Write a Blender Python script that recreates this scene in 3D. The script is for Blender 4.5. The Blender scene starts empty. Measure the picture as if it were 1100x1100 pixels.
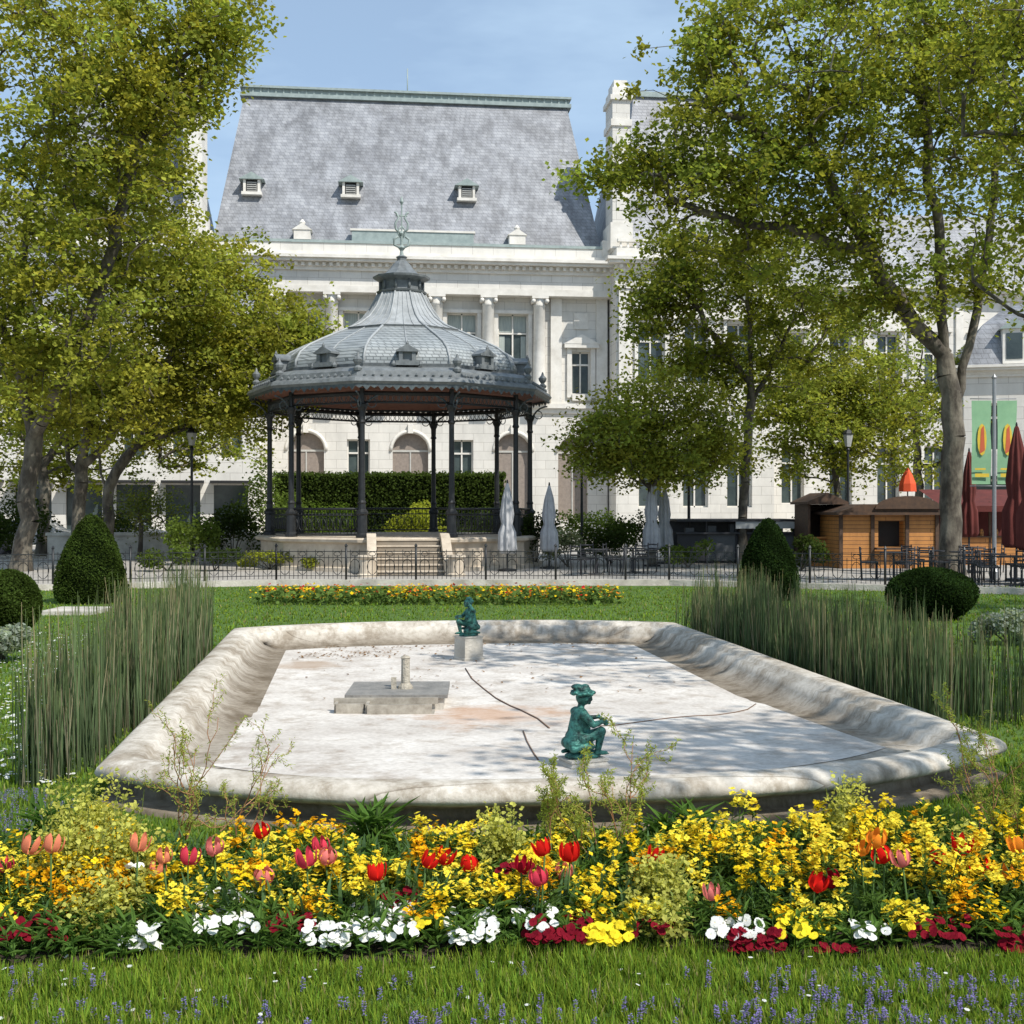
import bpy, math, random
import numpy as np
from mathutils import Vector, Matrix
rng=np.random.default_rng(7); random.seed(7)
F=1300.0; HY=545.0; CH=2.0
def W(px,py,D): return np.array(((px-550)/F*D, D, CH-(py-HY)/F*D))
sc=bpy.context.scene
COL=sc.collection
# ---------------------------------------------------------------- mesh builder
class MB:
    def __init__(s): s.V=[];s.C=[];s.L=[];s.S=[];s.M=[];s.SM=[];s.n=0
    def add(s,V,faces,mat=0,col=(1,1,1),smooth=False):
        V=np.asarray(V,float).reshape(-1,3)
        c=np.asarray(col,float)
        if c.ndim==1: c=np.broadcast_to(c,(len(V),3))
        s.V.append(V); s.C.append(c)
        if isinstance(faces,np.ndarray):
            s.L.append(faces.reshape(-1)+s.n); k=len(faces); s.S.append(np.full(k,faces.shape[1]))
        else:
            s.L.append(np.array([i for f in faces for i in f],int)+s.n); k=len(faces)
            s.S.append(np.array([len(f) for f in faces],int))
        s.M.append(np.full(k,mat)); s.SM.append(np.full(k,smooth))
        s.n+=len(V)
    def build(s,name,mats,loc=(0,0,0),rz=0,parent=None):
        me=bpy.data.meshes.new(name)
        V=np.concatenate(s.V);L=np.concatenate(s.L);S=np.concatenate(s.S)
        me.vertices.add(len(V)); me.vertices.foreach_set("co",V.reshape(-1).astype(np.float32))
        me.loops.add(len(L)); me.loops.foreach_set("vertex_index",L.astype(np.int32))
        me.polygons.add(len(S))
        st=np.concatenate(([0],np.cumsum(S)[:-1]))
        me.polygons.foreach_set("loop_start",st.astype(np.int32))
        me.polygons.foreach_set("material_index",np.concatenate(s.M).astype(np.int32))
        me.polygons.foreach_set("use_smooth",np.concatenate(s.SM))
        me.update(calc_edges=True)
        C=np.concatenate(s.C); C4=np.ones((len(C),4),np.float32); C4[:,:3]=C
        a=me.attributes.new("Col","FLOAT_COLOR","POINT"); a.data.foreach_set("color",C4.reshape(-1))
        me.validate()
        for m in mats: me.materials.append(m)
        o=bpy.data.objects.new(name,me); COL.objects.link(o)
        o.location=loc; o.rotation_euler=(0,0,rz)
        if parent: o.parent=parent
        return o
def empty(name,loc=(0,0,0),rz=0):
    e=bpy.data.objects.new(name,None); COL.objects.link(e); e.location=loc; e.rotation_euler=(0,0,rz); return e
def box(mb,x0,x1,y0,y1,z0,z1,mat=0,col=(1,1,1)):
    V=[(x0,y0,z0),(x1,y0,z0),(x1,y1,z0),(x0,y1,z0),(x0,y0,z1),(x1,y0,z1),(x1,y1,z1),(x0,y1,z1)]
    mb.add(V,[(3,2,1,0),(4,5,6,7),(0,1,5,4),(1,2,6,5),(2,3,7,6),(3,0,4,7)],mat,col)
def lathe(mb,prof,n=16,c=(0,0,0),mat=0,ph=0,col=(1,1,1),smooth=False,cap=True,mod=None):
    V=[]
    for r,z in prof:
        for i in range(n):
            a=ph+2*math.pi*i/n
            rr=r*(mod(a,z) if mod else 1)
            V.append((c[0]+rr*math.cos(a),c[1]+rr*math.sin(a),c[2]+z))
    fs=[]
    for j in range(len(prof)-1):
        for i in range(n):
            k=(i+1)%n
            fs.append((j*n+i,j*n+k,(j+1)*n+k,(j+1)*n+i))
    if cap:
        fs.append(tuple(range(n-1,-1,-1))); fs.append(tuple((len(prof)-1)*n+i for i in range(n)))
    mb.add(V,fs,mat,col,smooth)
def tube(mb,pts,rad,n=8,mat=0,col=(1,1,1),smooth=True,closed=False):
    pts=[Vector(p) for p in pts]; m=len(pts)
    if not hasattr(rad,'__len__'): rad=[rad]*m
    V=[];prev=None
    for i,p in enumerate(pts):
        if closed: d=pts[(i+1)%m]-pts[i-1]
        else: d=(pts[min(i+1,m-1)]-pts[max(i-1,0)])
        d.normalize()
        if prev is None:
            a=d.orthogonal().normalized()
        else:
            a=(prev-d*prev.dot(d)).normalized()
        prev=a; b=d.cross(a)
        for k in range(n):
            t=2*math.pi*k/n; V.append(tuple(p+(a*math.cos(t)+b*math.sin(t))*rad[i]))
    fs=[]
    for i in range(m if closed else m-1):
        j=(i+1)%m
        for k in range(n):
            l=(k+1)%n; fs.append((i*n+k,i*n+l,j*n+l,j*n+k))
    if not closed:
        fs.append(tuple(range(n-1,-1,-1))); fs.append(tuple((m-1)*n+i for i in range(n)))
    mb.add(V,fs,mat,col,smooth)
def prism(mb,poly,y0,y1,mat=0,col=(1,1,1)):   # poly in xz
    n=len(poly); V=[(x,y0,z) for x,z in poly]+[(x,y1,z) for x,z in poly]
    fs=[tuple(range(n)),tuple(range(2*n-1,n-1,-1))]+[(i,(i+1)%n+0,(i+1)%n+n,i+n)[::-1] for i in range(n)]
    mb.add(V,fs,mat,col)
def prismx(mb,poly,x0,x1,mat=0,col=(1,1,1)):   # poly in yz
    n=len(poly); V=[(x0,y,z) for y,z in poly]+[(x1,y,z) for y,z in poly]
    fs=[tuple(range(n)),tuple(range(2*n-1,n-1,-1))]+[(i,(i+1)%n,(i+1)%n+n,i+n) for i in range(n)]
    mb.add(V,fs,mat,col)
def inst(mb,T,faces,pos,R,S,col,mat=0,smooth=False,tc=None):
    T=np.asarray(T,float); faces=np.asarray(faces,int); pos=np.asarray(pos,float); m=len(pos); n=len(T)
    if m==0: return
    S=np.asarray(S,float)
    if S.ndim==1: S=np.repeat(S[:,None],3,1)
    V=np.einsum('mij,mnj->mni',R,T[None]*S[:,None,:])+pos[:,None,:]
    Fc=(faces[None]+ (np.arange(m)*n)[:,None,None]).reshape(-1,faces.shape[1])
    col=np.asarray(col,float)
    if col.ndim==1: col=np.broadcast_to(col,(m,3))
    C=np.repeat(col[:,None,:],n,1)
    if tc is not None: C=C*np.asarray(tc,float)[None]
    mb.add(V.reshape(-1,3),Fc,mat,C.reshape(-1,3),smooth)
def rotyt(yaw,tilt):
    yaw=np.asarray(yaw);tilt=np.asarray(tilt)
    cy,sy,ct,st=np.cos(yaw),np.sin(yaw),np.cos(tilt),np.sin(tilt); z=np.zeros_like(cy)
    Rz=np.stack([np.stack([cy,-sy,z],-1),np.stack([sy,cy,z],-1),np.stack([z,z,z+1],-1)],-2)
    Rx=np.stack([np.stack([z+1,z,z],-1),np.stack([z,ct,-st],-1),np.stack([z,st,ct],-1)],-2)
    return Rz@Rx
def randR(m,up=0.4,r=rng):
    n=r.normal(size=(m,3)); n/=np.linalg.norm(n,axis=1)[:,None]; n[:,2]=np.abs(n[:,2])+up
    n/=np.linalg.norm(n,axis=1)[:,None]
    t=r.normal(size=(m,3)); t-=n*(t*n).sum(1)[:,None]; t/=np.linalg.norm(t,axis=1)[:,None]
    b=np.cross(n,t); return np.stack([b,t,n],-1)
# ---------------------------------------------------------------- materials
def newmat(name):
    m=bpy.data.materials.new(name); m.use_nodes=True; nt=m.node_tree
    return m,nt,nt.nodes,nt.links,nt.nodes["Principled BSDF"]
def mat(name,c1,c2=None,scale=4,rough=.8,bump=0,bscale=None,metal=0,detail=5,spec=.4,stretch=None,lo=.3,hi=.7):
    m,nt,N,L,P=newmat(name)
    if c2 is None: c2=tuple(x*.8 for x in c1)
    tc=N.new("ShaderNodeTexCoord"); vec=tc.outputs["Object"]
    if stretch:
        mp=N.new("ShaderNodeMapping"); mp.inputs["Scale"].default_value=stretch; L.new(vec,mp.inputs[0]); vec=mp.outputs[0]
    no=N.new("ShaderNodeTexNoise"); no.inputs["Scale"].default_value=scale; no.inputs["Detail"].default_value=detail
    no.inputs["Roughness"].default_value=.65
    L.new(vec,no.inputs["Vector"])
    cr=N.new("ShaderNodeValToRGB"); cr.color_ramp.elements[0].position=lo; cr.color_ramp.elements[1].position=hi
    cr.color_ramp.elements[0].color=(*c2,1); cr.color_ramp.elements[1].color=(*c1,1)
    L.new(no.outputs["Fac"],cr.inputs[0]); out=cr.outputs[0]
    L.new(out,P.inputs["Base Color"])
    P.inputs["Roughness"].default_value=rough; P.inputs["Metallic"].default_value=metal
    P.inputs["Specular IOR Level"].default_value=spec
    if bump:
        n2=N.new("ShaderNodeTexNoise"); n2.inputs["Scale"].default_value=bscale or scale*4; n2.inputs["Detail"].default_value=3
        L.new(vec,n2.inputs["Vector"])
        b=N.new("ShaderNodeBump"); b.inputs["Strength"].default_value=bump; b.inputs["Distance"].default_value=.05
        L.new(n2.outputs["Fac"],b.inputs["Height"]); L.new(b.outputs[0],P.inputs["Normal"])
    return m
def brickmat(name,c1,c2,mortar,bw,bh,ms=.01,rough=.8,nscale=.6,namt=.35,bump=.3,off=.5,nlo=.3,nhi=.7):
    m,nt,N,L,P=newmat(name)
    tc=N.new("ShaderNodeTexCoord"); sp=N.new("ShaderNodeSeparateXYZ"); L.new(tc.outputs["Object"],sp.inputs[0])
    ad=N.new("ShaderNodeMath"); ad.operation='ADD'; L.new(sp.outputs[0],ad.inputs[0]); L.new(sp.outputs[1],ad.inputs[1])
    cb=N.new("ShaderNodeCombineXYZ"); L.new(ad.outputs[0],cb.inputs[0]); L.new(sp.outputs[2],cb.inputs[1])
    br=N.new("ShaderNodeTexBrick"); br.offset=off
    br.inputs["Color1"].default_value=(*c1,1); br.inputs["Color2"].default_value=(*c2,1); br.inputs["Mortar"].default_value=(*mortar,1)
    br.inputs["Scale"].default_value=1; br.inputs["Brick Width"].default_value=bw; br.inputs["Row Height"].default_value=bh
    br.inputs["Mortar Size"].default_value=ms; br.inputs["Mortar Smooth"].default_value=.3
    L.new(cb.outputs[0],br.inputs["Vector"])
    no=N.new("ShaderNodeTexNoise"); no.inputs["Scale"].default_value=nscale; no.inputs["Detail"].default_value=6; no.inputs["Roughness"].default_value=.72
    mp=N.new("ShaderNodeMapping"); mp.inputs["Scale"].default_value=(1,1,.45); L.new(tc.outputs["Object"],mp.inputs[0]); L.new(mp.outputs[0],no.inputs["Vector"])
    mr=N.new("ShaderNodeMapRange"); mr.inputs[1].default_value=nlo; mr.inputs[2].default_value=nhi; mr.inputs[3].default_value=1-namt; mr.inputs[4].default_value=1+namt*.3
    L.new(no.outputs["Fac"],mr.inputs[0])
    mx=N.new("ShaderNodeMix"); mx.data_type='RGBA'; mx.blend_type='MULTIPLY'; mx.inputs[0].default_value=1
    L.new(br.outputs["Color"],mx.inputs[6]); L.new(mr.outputs[0],mx.inputs[7]); L.new(mx.outputs[2],P.inputs["Base Color"])
    P.inputs["Roughness"].default_value=rough
    b=N.new("ShaderNodeBump"); b.inputs["Strength"].default_value=bump; b.inputs["Distance"].default_value=.03; b.invert=True
    L.new(br.outputs["Fac"],b.inputs["Height"]); L.new(b.outputs[0],P.inputs["Normal"])
    return m
def leafmat(name,trans=.45,tmul=(1.5,1.5,.9)):
    m,nt,N,L,P=newmat(name); N.remove(P)
    at=N.new("ShaderNodeAttribute"); at.attribute_name="Col"
    df=N.new("ShaderNodeBsdfDiffuse"); L.new(at.outputs["Color"],df.inputs[0])
    tr=N.new("ShaderNodeBsdfTranslucent"); m2=N.new("ShaderNodeMix"); m2.data_type='RGBA'; m2.blend_type='MULTIPLY'; m2.inputs[0].default_value=1
    L.new(at.outputs["Color"],m2.inputs[6]); m2.inputs[7].default_value=(*tmul,1); L.new(m2.outputs[2],tr.inputs[0])
    ms=N.new("ShaderNodeMixShader"); ms.inputs[0].default_value=trans
    L.new(df.outputs[0],ms.inputs[1]); L.new(tr.outputs[0],ms.inputs[2]); L.new(ms.outputs[0],N["Material Output"].inputs[0])
    return m
M_leaf=leafmat("leaf",.48,(1.5,1.45,.9)); M_petal=leafmat("petal",.3,(1.2,1.2,1.1)); M_grassb=leafmat("grass_blade",.4)
M_bark=mat("plane_bark",(.22,.195,.15),(.06,.05,.038),scale=2.5,rough=.9,bump=.5,stretch=(1,1,.5),lo=.42,hi=.68)
M_stone=brickmat("limestone",(.72,.69,.63),(.66,.635,.58),(.42,.39,.35),1.3,.55,.012,nscale=.5,namt=.22)
M_trim=mat("limestone_trim",(.78,.75,.69),(.58,.55,.49),scale=1.2,rough=.85,bump=.1)
M_slate=brickmat("slate",(.31,.318,.335),(.235,.243,.262),(.14,.145,.155),.32,.24,.012,rough=.5,nscale=1.0,namt=.42,bump=.4,nlo=.38,nhi=.62)
M_lead=mat("zinc_ridge",(.34,.40,.38),(.22,.27,.26),scale=3,rough=.55)
M_glass=mat("window_glass",(.08,.105,.10),(.025,.035,.04),scale=.8,rough=.08)
M_frame=mat("window_frame",(.50,.49,.45),rough=.6)
M_door=mat("door_wood",(.30,.25,.21),(.20,.165,.14),scale=5,rough=.6)
M_dark=mat("dark_opening",(.02,.02,.02),rough=.7)
M_iron=mat("wrought_iron",(.026,.028,.03),(.013,.014,.015),scale=8,rough=.45)
M_conc=mat("old_stone",(.56,.52,.45),(.33,.30,.25),scale=2.2,rough=.9,bump=.3,bscale=25,detail=7,lo=.3,hi=.6)
# ---------------------------------------------------------------- world, sun, camera
AZ=math.radians(44); EL=math.radians(50)
sd=Vector((math.cos(EL)*math.cos(AZ),-math.cos(EL)*math.sin(AZ),math.sin(EL)))
w=bpy.data.worlds.new("World"); sc.world=w; w.use_nodes=True; wn=w.node_tree
bg=wn.nodes["Background"]; sky=wn.nodes.new("ShaderNodeTexSky"); sky.sky_type='NISHITA'; sky.sun_disc=False
sky.sun_elevation=EL; sky.sun_rotation=math.atan2(sd.x,sd.y); sky.dust_density=1.0; sky.air_density=1.0; sky.ozone_density=2.5
tcw=wn.nodes.new("ShaderNodeTexCoord"); mpw=wn.nodes.new("ShaderNodeMapping"); mpw.inputs["Scale"].default_value=(2,2,7)
now=wn.nodes.new("ShaderNodeTexNoise"); now.inputs["Scale"].default_value=1.6; now.inputs["Detail"].default_value=5; now.inputs["Roughness"].default_value=.6
wn.links.new(tcw.outputs["Generated"],mpw.inputs[0]); wn.links.new(mpw.outputs[0],now.inputs["Vector"])
mrw=wn.nodes.new("ShaderNodeMapRange"); mrw.inputs[1].default_value=.42; mrw.inputs[2].default_value=.78; mrw.inputs[3].default_value=.40; mrw.inputs[4].default_value=.85
wn.links.new(now.outputs["Fac"],mrw.inputs[0])
mxw=wn.nodes.new("ShaderNodeMix"); mxw.data_type='RGBA'; wn.links.new(mrw.outputs[0],mxw.inputs[0])
wn.links.new(sky.outputs[0],mxw.inputs[6]); mxw.inputs[7].default_value=(4.1,5.5,7.0,1)
wn.links.new(mxw.outputs[2],bg.inputs[0]); bg.inputs[1].default_value=.15
sl=bpy.data.lights.new("sun","SUN"); sl.energy=5.0; sl.angle=math.radians(.5); sl.color=(1,.955,.88)
so=bpy.data.objects.new("sun",sl); COL.objects.link(so); so.rotation_euler=(-sd).to_track_quat('-Z','Y').to_euler()
cam=bpy.data.cameras.new("camera"); co=bpy.data.objects.new("camera",cam); COL.objects.link(co)
co.location=(0,0,CH); co.rotation_euler=(math.radians(90),0,0); cam.sensor_width=36; cam.lens=36*F/1100; cam.shift_y=-5/1100
cam.clip_end=3000; cam.clip_start=.05; sc.camera=co
sc.view_settings.view_transform='Standard'; sc.view_settings.look='None'; sc.view_settings.exposure=0
# ---------------------------------------------------------------- axis frame
A=math.radians(7.5); CA,SA=math.cos(A),math.sin(A); P0=(-0.745,17.4)
def L2W(u,v): return (P0[0]+u*CA-v*SA, P0[1]+u*SA+v*CA)
def floorz(v): return .03+.18*max(0,min(1,(-5.2-v)/4.4))**1.3
# ---------------------------------------------------------------- ground
mb=MB(); mb.add([(-900,-900,0),(900,-900,0),(900,900,0),(-900,900,0)],[(0,1,2,3)])
mb.build("ground",[mat("gravel_paving",(.42,.39,.35),(.28,.26,.23),scale=.8,rough=.95,bump=.3,bscale=40)])
m_lawn=mat("lawn_soil",(.10,.18,.025),(.05,.095,.015),scale=6,rough=.95,bump=.6,bscale=60,detail=8)
mb=MB(); lawnpts=[(-22,-4),(22,-4),(20,14),(14.3,25.2),(12,27.2),(4,30.6),(-6,30.6),(-16,27),(-22,24)]
mb.add([(x,y,.02) for x,y in lawnpts],[tuple(range(len(lawnpts)))]); mb.build("lawn",[m_lawn])
fpts=[(-22,24.2),(-16,27.2),(-6,30.8),(4,30.8),(12,27.4),(14.5,25.2),(20.3,14)]
mb=MB()
for (a,b) in zip(fpts[:-1],fpts[1:]):
    a=Vector((*a,0)); b=Vector((*b,0)); d=(b-a).normalized(); n=Vector((-d.y,d.x,0))
    q=[a-n*.14,b-n*.14,b+n*.14,a+n*.14]
    V=[(p.x,p.y,0) for p in q]+[(p.x,p.y,.16) for p in q]
    mb.add(V,[(4,5,6,7),(0,1,5,4),(1,2,6,5),(2,3,7,6),(3,0,4,7)])
mb.build("stone_kerb",[M_conc])
mb=MB()
def fence(mb,a,b,h=.78,z0=.16,step=.11):
    a=Vector((*a,0)); b=Vector((*b,0)); d=b-a; Ln=d.length; d.normalize(); n=int(Ln/step)
    for z,r in ((z0+.1,.012),(z0+h*.72,.012),(z0+h*.92,.014)): tube(mb,[a+Vector((0,0,z)),b+Vector((0,0,z))],r,4,0,smooth=False)
    for i in range(n+1):
        p=a+d*(Ln*i/n)
        if i%16==0:
            tube(mb,[p+Vector((0,0,z0)),p+Vector((0,0,z0+h+.06))],.03,6); lathe(mb,[(.01,0),(.045,.04),(.01,.1)],6,(p.x,p.y,z0+h+.04))
        else:
            tube(mb,[p+Vector((0,0,z0+.02)),p+Vector((0,0,z0+h*(.98 if i%2 else .8)))],.009,3,smooth=False)
        if i%4==2:
            c=p+Vector((0,0,z0+h*.42)); tube(mb,[c+d*(math.cos(t)*.13)+Vector((0,0,math.sin(t)*.2)) for t in [k*math.pi/5 for k in range(10)]],.011,3,closed=True,smooth=False)
            c=p+Vector((0,0,z0+h*.84)); tube(mb,[c+d*(math.cos(t)*.09)+Vector((0,0,math.sin(t)*.06)) for t in [k*math.pi/4 for k in range(8)]],.010,3,closed=True,smooth=False)
for a,b in zip(fpts[:-1],fpts[1:]): fence(mb,a,b)
mb.build("iron_fence",[M_iron])
# ---------------------------------------------------------------- pool
def outline():
    pts=[]
    for i in range(41):
        t=-1+2*i/40; pts.append((3.2*t,-9.0-1.1*(1-abs(t)**2.6)))
    for i in range(1,24): pts.append((3.2,-9+9*i/24))
    for i in range(31):
        t=1-2*i/30; pts.append((3.2*t,0.75*(1-abs(t)**2.6)))
    for i in range(1,24): pts.append((-3.2,-9*i/24))
    return pts
OL=outline(); prof=[(-.03,-.02),(-.03,.045),(.0,.055),(.2,.06),(.21,.12),(.15,.15),(.04,.18),(-.02,.205),(-.035,.235),(-.02,.27),(.02,.298),(.08,.313),(.20,.312),(.25,.295),(.27,.262),(.34,.245),(.38,.17),(.46,.10),(.58,.055),(.8,.03)]
n=len(OL); V=[]; nrm=[]
for i in range(n):
    a=Vector(OL[i])-Vector(OL[i-1]); b=Vector(OL[(i+1)%n])-Vector(OL[i]); a.normalize(); b.normalize()
    na=Vector((-a.y,a.x)); nb=Vector((-b.y,b.x)); m=(na+nb).normalized(); m/=max(.6,m.dot(na)); nrm.append(m)
for d,z in prof:
    for i in range(n):
        p=Vector(OL[i])+nrm[i]*d; zz=z
        if d>=.25: zz=max(z,floorz(p.y))
        V.append((p.x,p.y,zz))
fs=[]
for j in range(len(prof)-1):
    for i in range(n):
        k=(i+1)%n; fs.append((j*n+i,j*n+k,(j+1)*n+k,(j+1)*n+i))
def pool_mats(name,floor):
    m,nt,N,L,P=newmat(name)
    tc=N.new("ShaderNodeTexCoord")
    def noise(s,d=6,r=.6,st=None):
        x=N.new("ShaderNodeTexNoise"); x.inputs["Scale"].default_value=s; x.inputs["Detail"].default_value=d; x.inputs["Roughness"].default_value=r
        v=tc.outputs["Object"]
        if st: mp=N.new("ShaderNodeMapping"); mp.inputs["Scale"].default_value=st; L.new(v,mp.inputs[0]); v=mp.outputs[0]
        L.new(v,x.inputs["Vector"]); return x.outputs["Fac"]
    def ramp(f,p0,c0,p1,c1):
        cr=N.new("ShaderNodeValToRGB"); e=cr.color_ramp.elements; e[0].position=p0; e[0].color=(*c0,1); e[1].position=p1; e[1].color=(*c1,1); L.new(f,cr.inputs[0]); return cr.outputs[0]
    def mix(f,a,b,mode='MIX'):
        x=N.new("ShaderNodeMix"); x.data_type='RGBA'; x.blend_type=mode
        if isinstance(f,float): x.inputs[0].default_value=f
        else: L.new(f,x.inputs[0])
        for s,v in ((6,a),(7,b)):
            if isinstance(v,tuple): x.inputs[s].default_value=(*v,1)
            else: L.new(v,x.inputs[s])
        return x.outputs[2]
    def spot(c,rad,f):
        d=N.new("ShaderNodeVectorMath"); d.operation='DISTANCE'; L.new(tc.outputs["Object"],d.inputs[0]); d.inputs[1].default_value=c
        s=N.new("ShaderNodeMath"); s.operation='MULTIPLY_ADD'; s.inputs[1].default_value=rad*3.4; s.inputs[2].default_value=-rad*1.7; L.new(f,s.inputs[0])
        q=N.new("ShaderNodeMath"); q.operation='ADD'; L.new(d.outputs["Value"],q.inputs[0]); L.new(s.outputs[0],q.inputs[1])
        return ramp(q.outputs[0],rad*.35,(.7,.7,.7),rad*1.1,(0,0,0))
    if floor:
        base=ramp(noise(1.1,8),.35,(.52,.475,.425),.62,(.68,.64,.585))
        base=mix(1.0,base,ramp(noise(22,4),.35,(.82,.81,.80),.6,(1,1,1)),'MULTIPLY')
        base=mix(1.0,base,ramp(noise(3.2,7,.72),.36,(.72,.68,.64),.5,(1,1,1)),'MULTIPLY')
        f=noise(1.6,6)
        base=mix(spot((-.3,-6.2,0),.8,f),base,(.46,.27,.16)); base=mix(spot((-2.0,-2.0,0),.5,f),base,(.36,.26,.18)); base=mix(spot((1.7,-1.2,0),.5,f),base,(.38,.30,.22))
    else:
        base=ramp(noise(1.4,8),.35,(.44,.395,.33),.62,(.66,.615,.54))
        base=mix(1.0,base,ramp(noise(14,6,.7),.35,(.74,.72,.69),.58,(1,1,1)),'MULTIPLY')
        base=mix(1.0,base,ramp(noise(2.2,8,.75,(1,1,.3)),.40,(.62,.58,.53),.52,(1,1,1)),'MULTIPLY')
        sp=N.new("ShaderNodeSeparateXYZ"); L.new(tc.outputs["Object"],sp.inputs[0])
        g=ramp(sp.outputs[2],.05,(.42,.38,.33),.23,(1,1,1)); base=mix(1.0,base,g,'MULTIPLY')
        mt=N.new("ShaderNodeMath"); mt.operation='MODULO'; mt.inputs[1].default_value=1.25
        ab=N.new("ShaderNodeMath"); ab.operation='ADD'; ab.inputs[1].default_value=50; L.new(sp.outputs[1],ab.inputs[0]); L.new(ab.outputs[0],mt.inputs[0])
        j=ramp(mt.outputs[0],.0,(.45,.42,.38),.014,(1,1,1)); base=mix(1.0,base,j,'MULTIPLY')
    L.new(base,P.inputs["Base Color"]); P.inputs["Roughness"].default_value=.9; P.inputs["Specular IOR Level"].default_value=.25
    b=N.new("ShaderNodeBump"); b.inputs["Strength"].default_value=.35; b.inputs["Distance"].default_value=.01; L.new(noise(45,4,.7),b.inputs["Height"]); L.new(b.outputs[0],P.inputs["Normal"])
    return m
mb=MB(); mb.add(V,fs,0,smooth=True)
NR=14; ring=[]
for q in range(NR):
    s=1-q/NR
    for x,y in OL:
        xx=x*2.52/3.2*s; yy=((y+4.5)*.895)*s-4.5; ring.append((xx,yy,floorz(yy)+.005))
fr=[(j*n+i,j*n+(i+1)%n,(j+1)*n+(i+1)%n,(j+1)*n+i) for j in range(NR-1) for i in range(n)]
cidx=len(ring); ring.append((0,-4.5,.035)); fr+=[((NR-1)*n+i,(NR-1)*n+(i+1)%n,cidx) for i in range(n)]
mb.add(ring,fr,1,smooth=True)
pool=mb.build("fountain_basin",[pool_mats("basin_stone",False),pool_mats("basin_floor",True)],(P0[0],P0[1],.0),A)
e=empty("fountain_water_jet",((431-550)/F*12.0,11.95,.01),A*.2)
mb=MB(); box(mb,-.52,.47,-.30,.60,.15,.185,0)
mb2=MB(); box(mb2,-.48,.43,-.27,.56,.01,.148,0)
mb.build("cover_slab",[mat("slate_slab",(.27,.255,.23),(.15,.145,.135),scale=5,rough=.7,bump=.3)],parent=e); mb2.build("box_base",[M_conc],parent=e)
mb=MB()
for (a,b,c,d) in ((-.60,-.30,-.50,-.30),(-.30,.35,-.56,-.302)): 
    box(mb,a,b,c,d,.01,.045); box(mb,a+.02,b-.02,c,c+.03,.045,.13); box(mb,a,a+.03,c+.031,d,.045,.13)
box(mb,-.62,.38,-.335,-.303,.10,.16); mb.build("drain_frame",[mat("drain_stone",(.46,.42,.35),(.22,.19,.15),scale=9,rough=.8)],parent=e)
mb=MB(); lathe(mb,[(.075,.185),(.07,.21),(.045,.24),(.042,.48),(.05,.49),(.035,.51)],12,(.04,.12,0)); box(mb,-.1,-.05,.07,.11,.185,.30); mb.build("nozzle",[mat("lime_nozzle",(.5,.46,.38),(.3,.26,.2),scale=12,bump=.4)],parent=e)
mb=MB()
def floorcable(pts,r=.008):
    q=[]
    for (px,py) in pts:
        z=.04
        for _ in range(4):
            D=(CH-z)*F/(py-HY); x=(px-550)/F*D; v=-(x-P0[0])*SA+(D-P0[1])*CA; z=floorz(v)+.010
        q.append((x,D,z))
    tube(mb,q,r,5)
floorcable([(500,718),(507,729),(520,740),(533,750),(548,758),(560,763),(578,772),(590,782)],.008); floorcable([(562,785),(566,796),(572,807),(578,816)],.006)
floorcable([(640,780),(660,779),(690,775),(720,771),(745,769),(770,768),(790,765),(803,762),(812,756)],.005)
mb.build("water_pipes",[mat("rusty_pipe",(.20,.13,.09),rough=.9)])
# ---------------------------------------------------------------- statues
M_bronze=mat("verdigris_bronze",(.06,.22,.18),(.010,.03,.027),scale=18,rough=.5,metal=.35,bump=.25,lo=.38,hi=.62)
def capsule(mb,a,b,ra,rb,n=12):
    a=Vector(a);b=Vector(b);d=b-a
    if d.length<1e-5: d=Vector((0,0,1e-4)); b=a+d
    d=d.normalized(); pts=[];r=[]
    for k in range(4,0,-1): t=k*math.pi/8.2; pts.append(a-d*ra*math.sin(t)); r.append(ra*math.cos(t))
    pts.append(a); r.append(ra); pts.append(b); r.append(rb)
    for k in range(1,5): t=k*math.pi/8.2; pts.append(b+d*rb*math.sin(t)); r.append(rb*math.cos(t))
    tube(mb,pts,r,n)
def ellip(mb,c,r,n=14):
    V=[];
    for j in range(9):
        t=math.pi*(j+.5)/9-math.pi/2
        for i in range(n): a=2*math.pi*i/n; V.append((c[0]+r[0]*math.cos(t)*math.cos(a),c[1]+r[1]*math.cos(t)*math.sin(a),c[2]+r[2]*math.sin(t)))
    fs=[(j*n+i,j*n+(i+1)%n,(j+1)*n+(i+1)%n,(j+1)*n+i) for j in range(8) for i in range(n)]
    fs+= [tuple(range(n-1,-1,-1)),tuple(8*n+i for i in range(n))]
    mb.add(V,fs)
def remeshed(mb,name,matl,vox,parent,smooth_it=4):
    o=mb.build(name+"_tmp",[matl]); md=o.modifiers.new("r",'REMESH'); md.mode='VOXEL'; md.voxel_size=vox; md.use_smooth_shade=True
    s=o.modifiers.new("s",'SMOOTH'); s.iterations=smooth_it; s.factor=.5
    dg=bpy.context.evaluated_depsgraph_get(); me=bpy.data.meshes.new_from_object(o.evaluated_get(dg)); me.name=name
    me.materials.clear(); me.materials.append(matl)
    bpy.data.objects.remove(o); q=bpy.data.objects.new(name,me); COL.objects.link(q); q.parent=parent; return q
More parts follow.
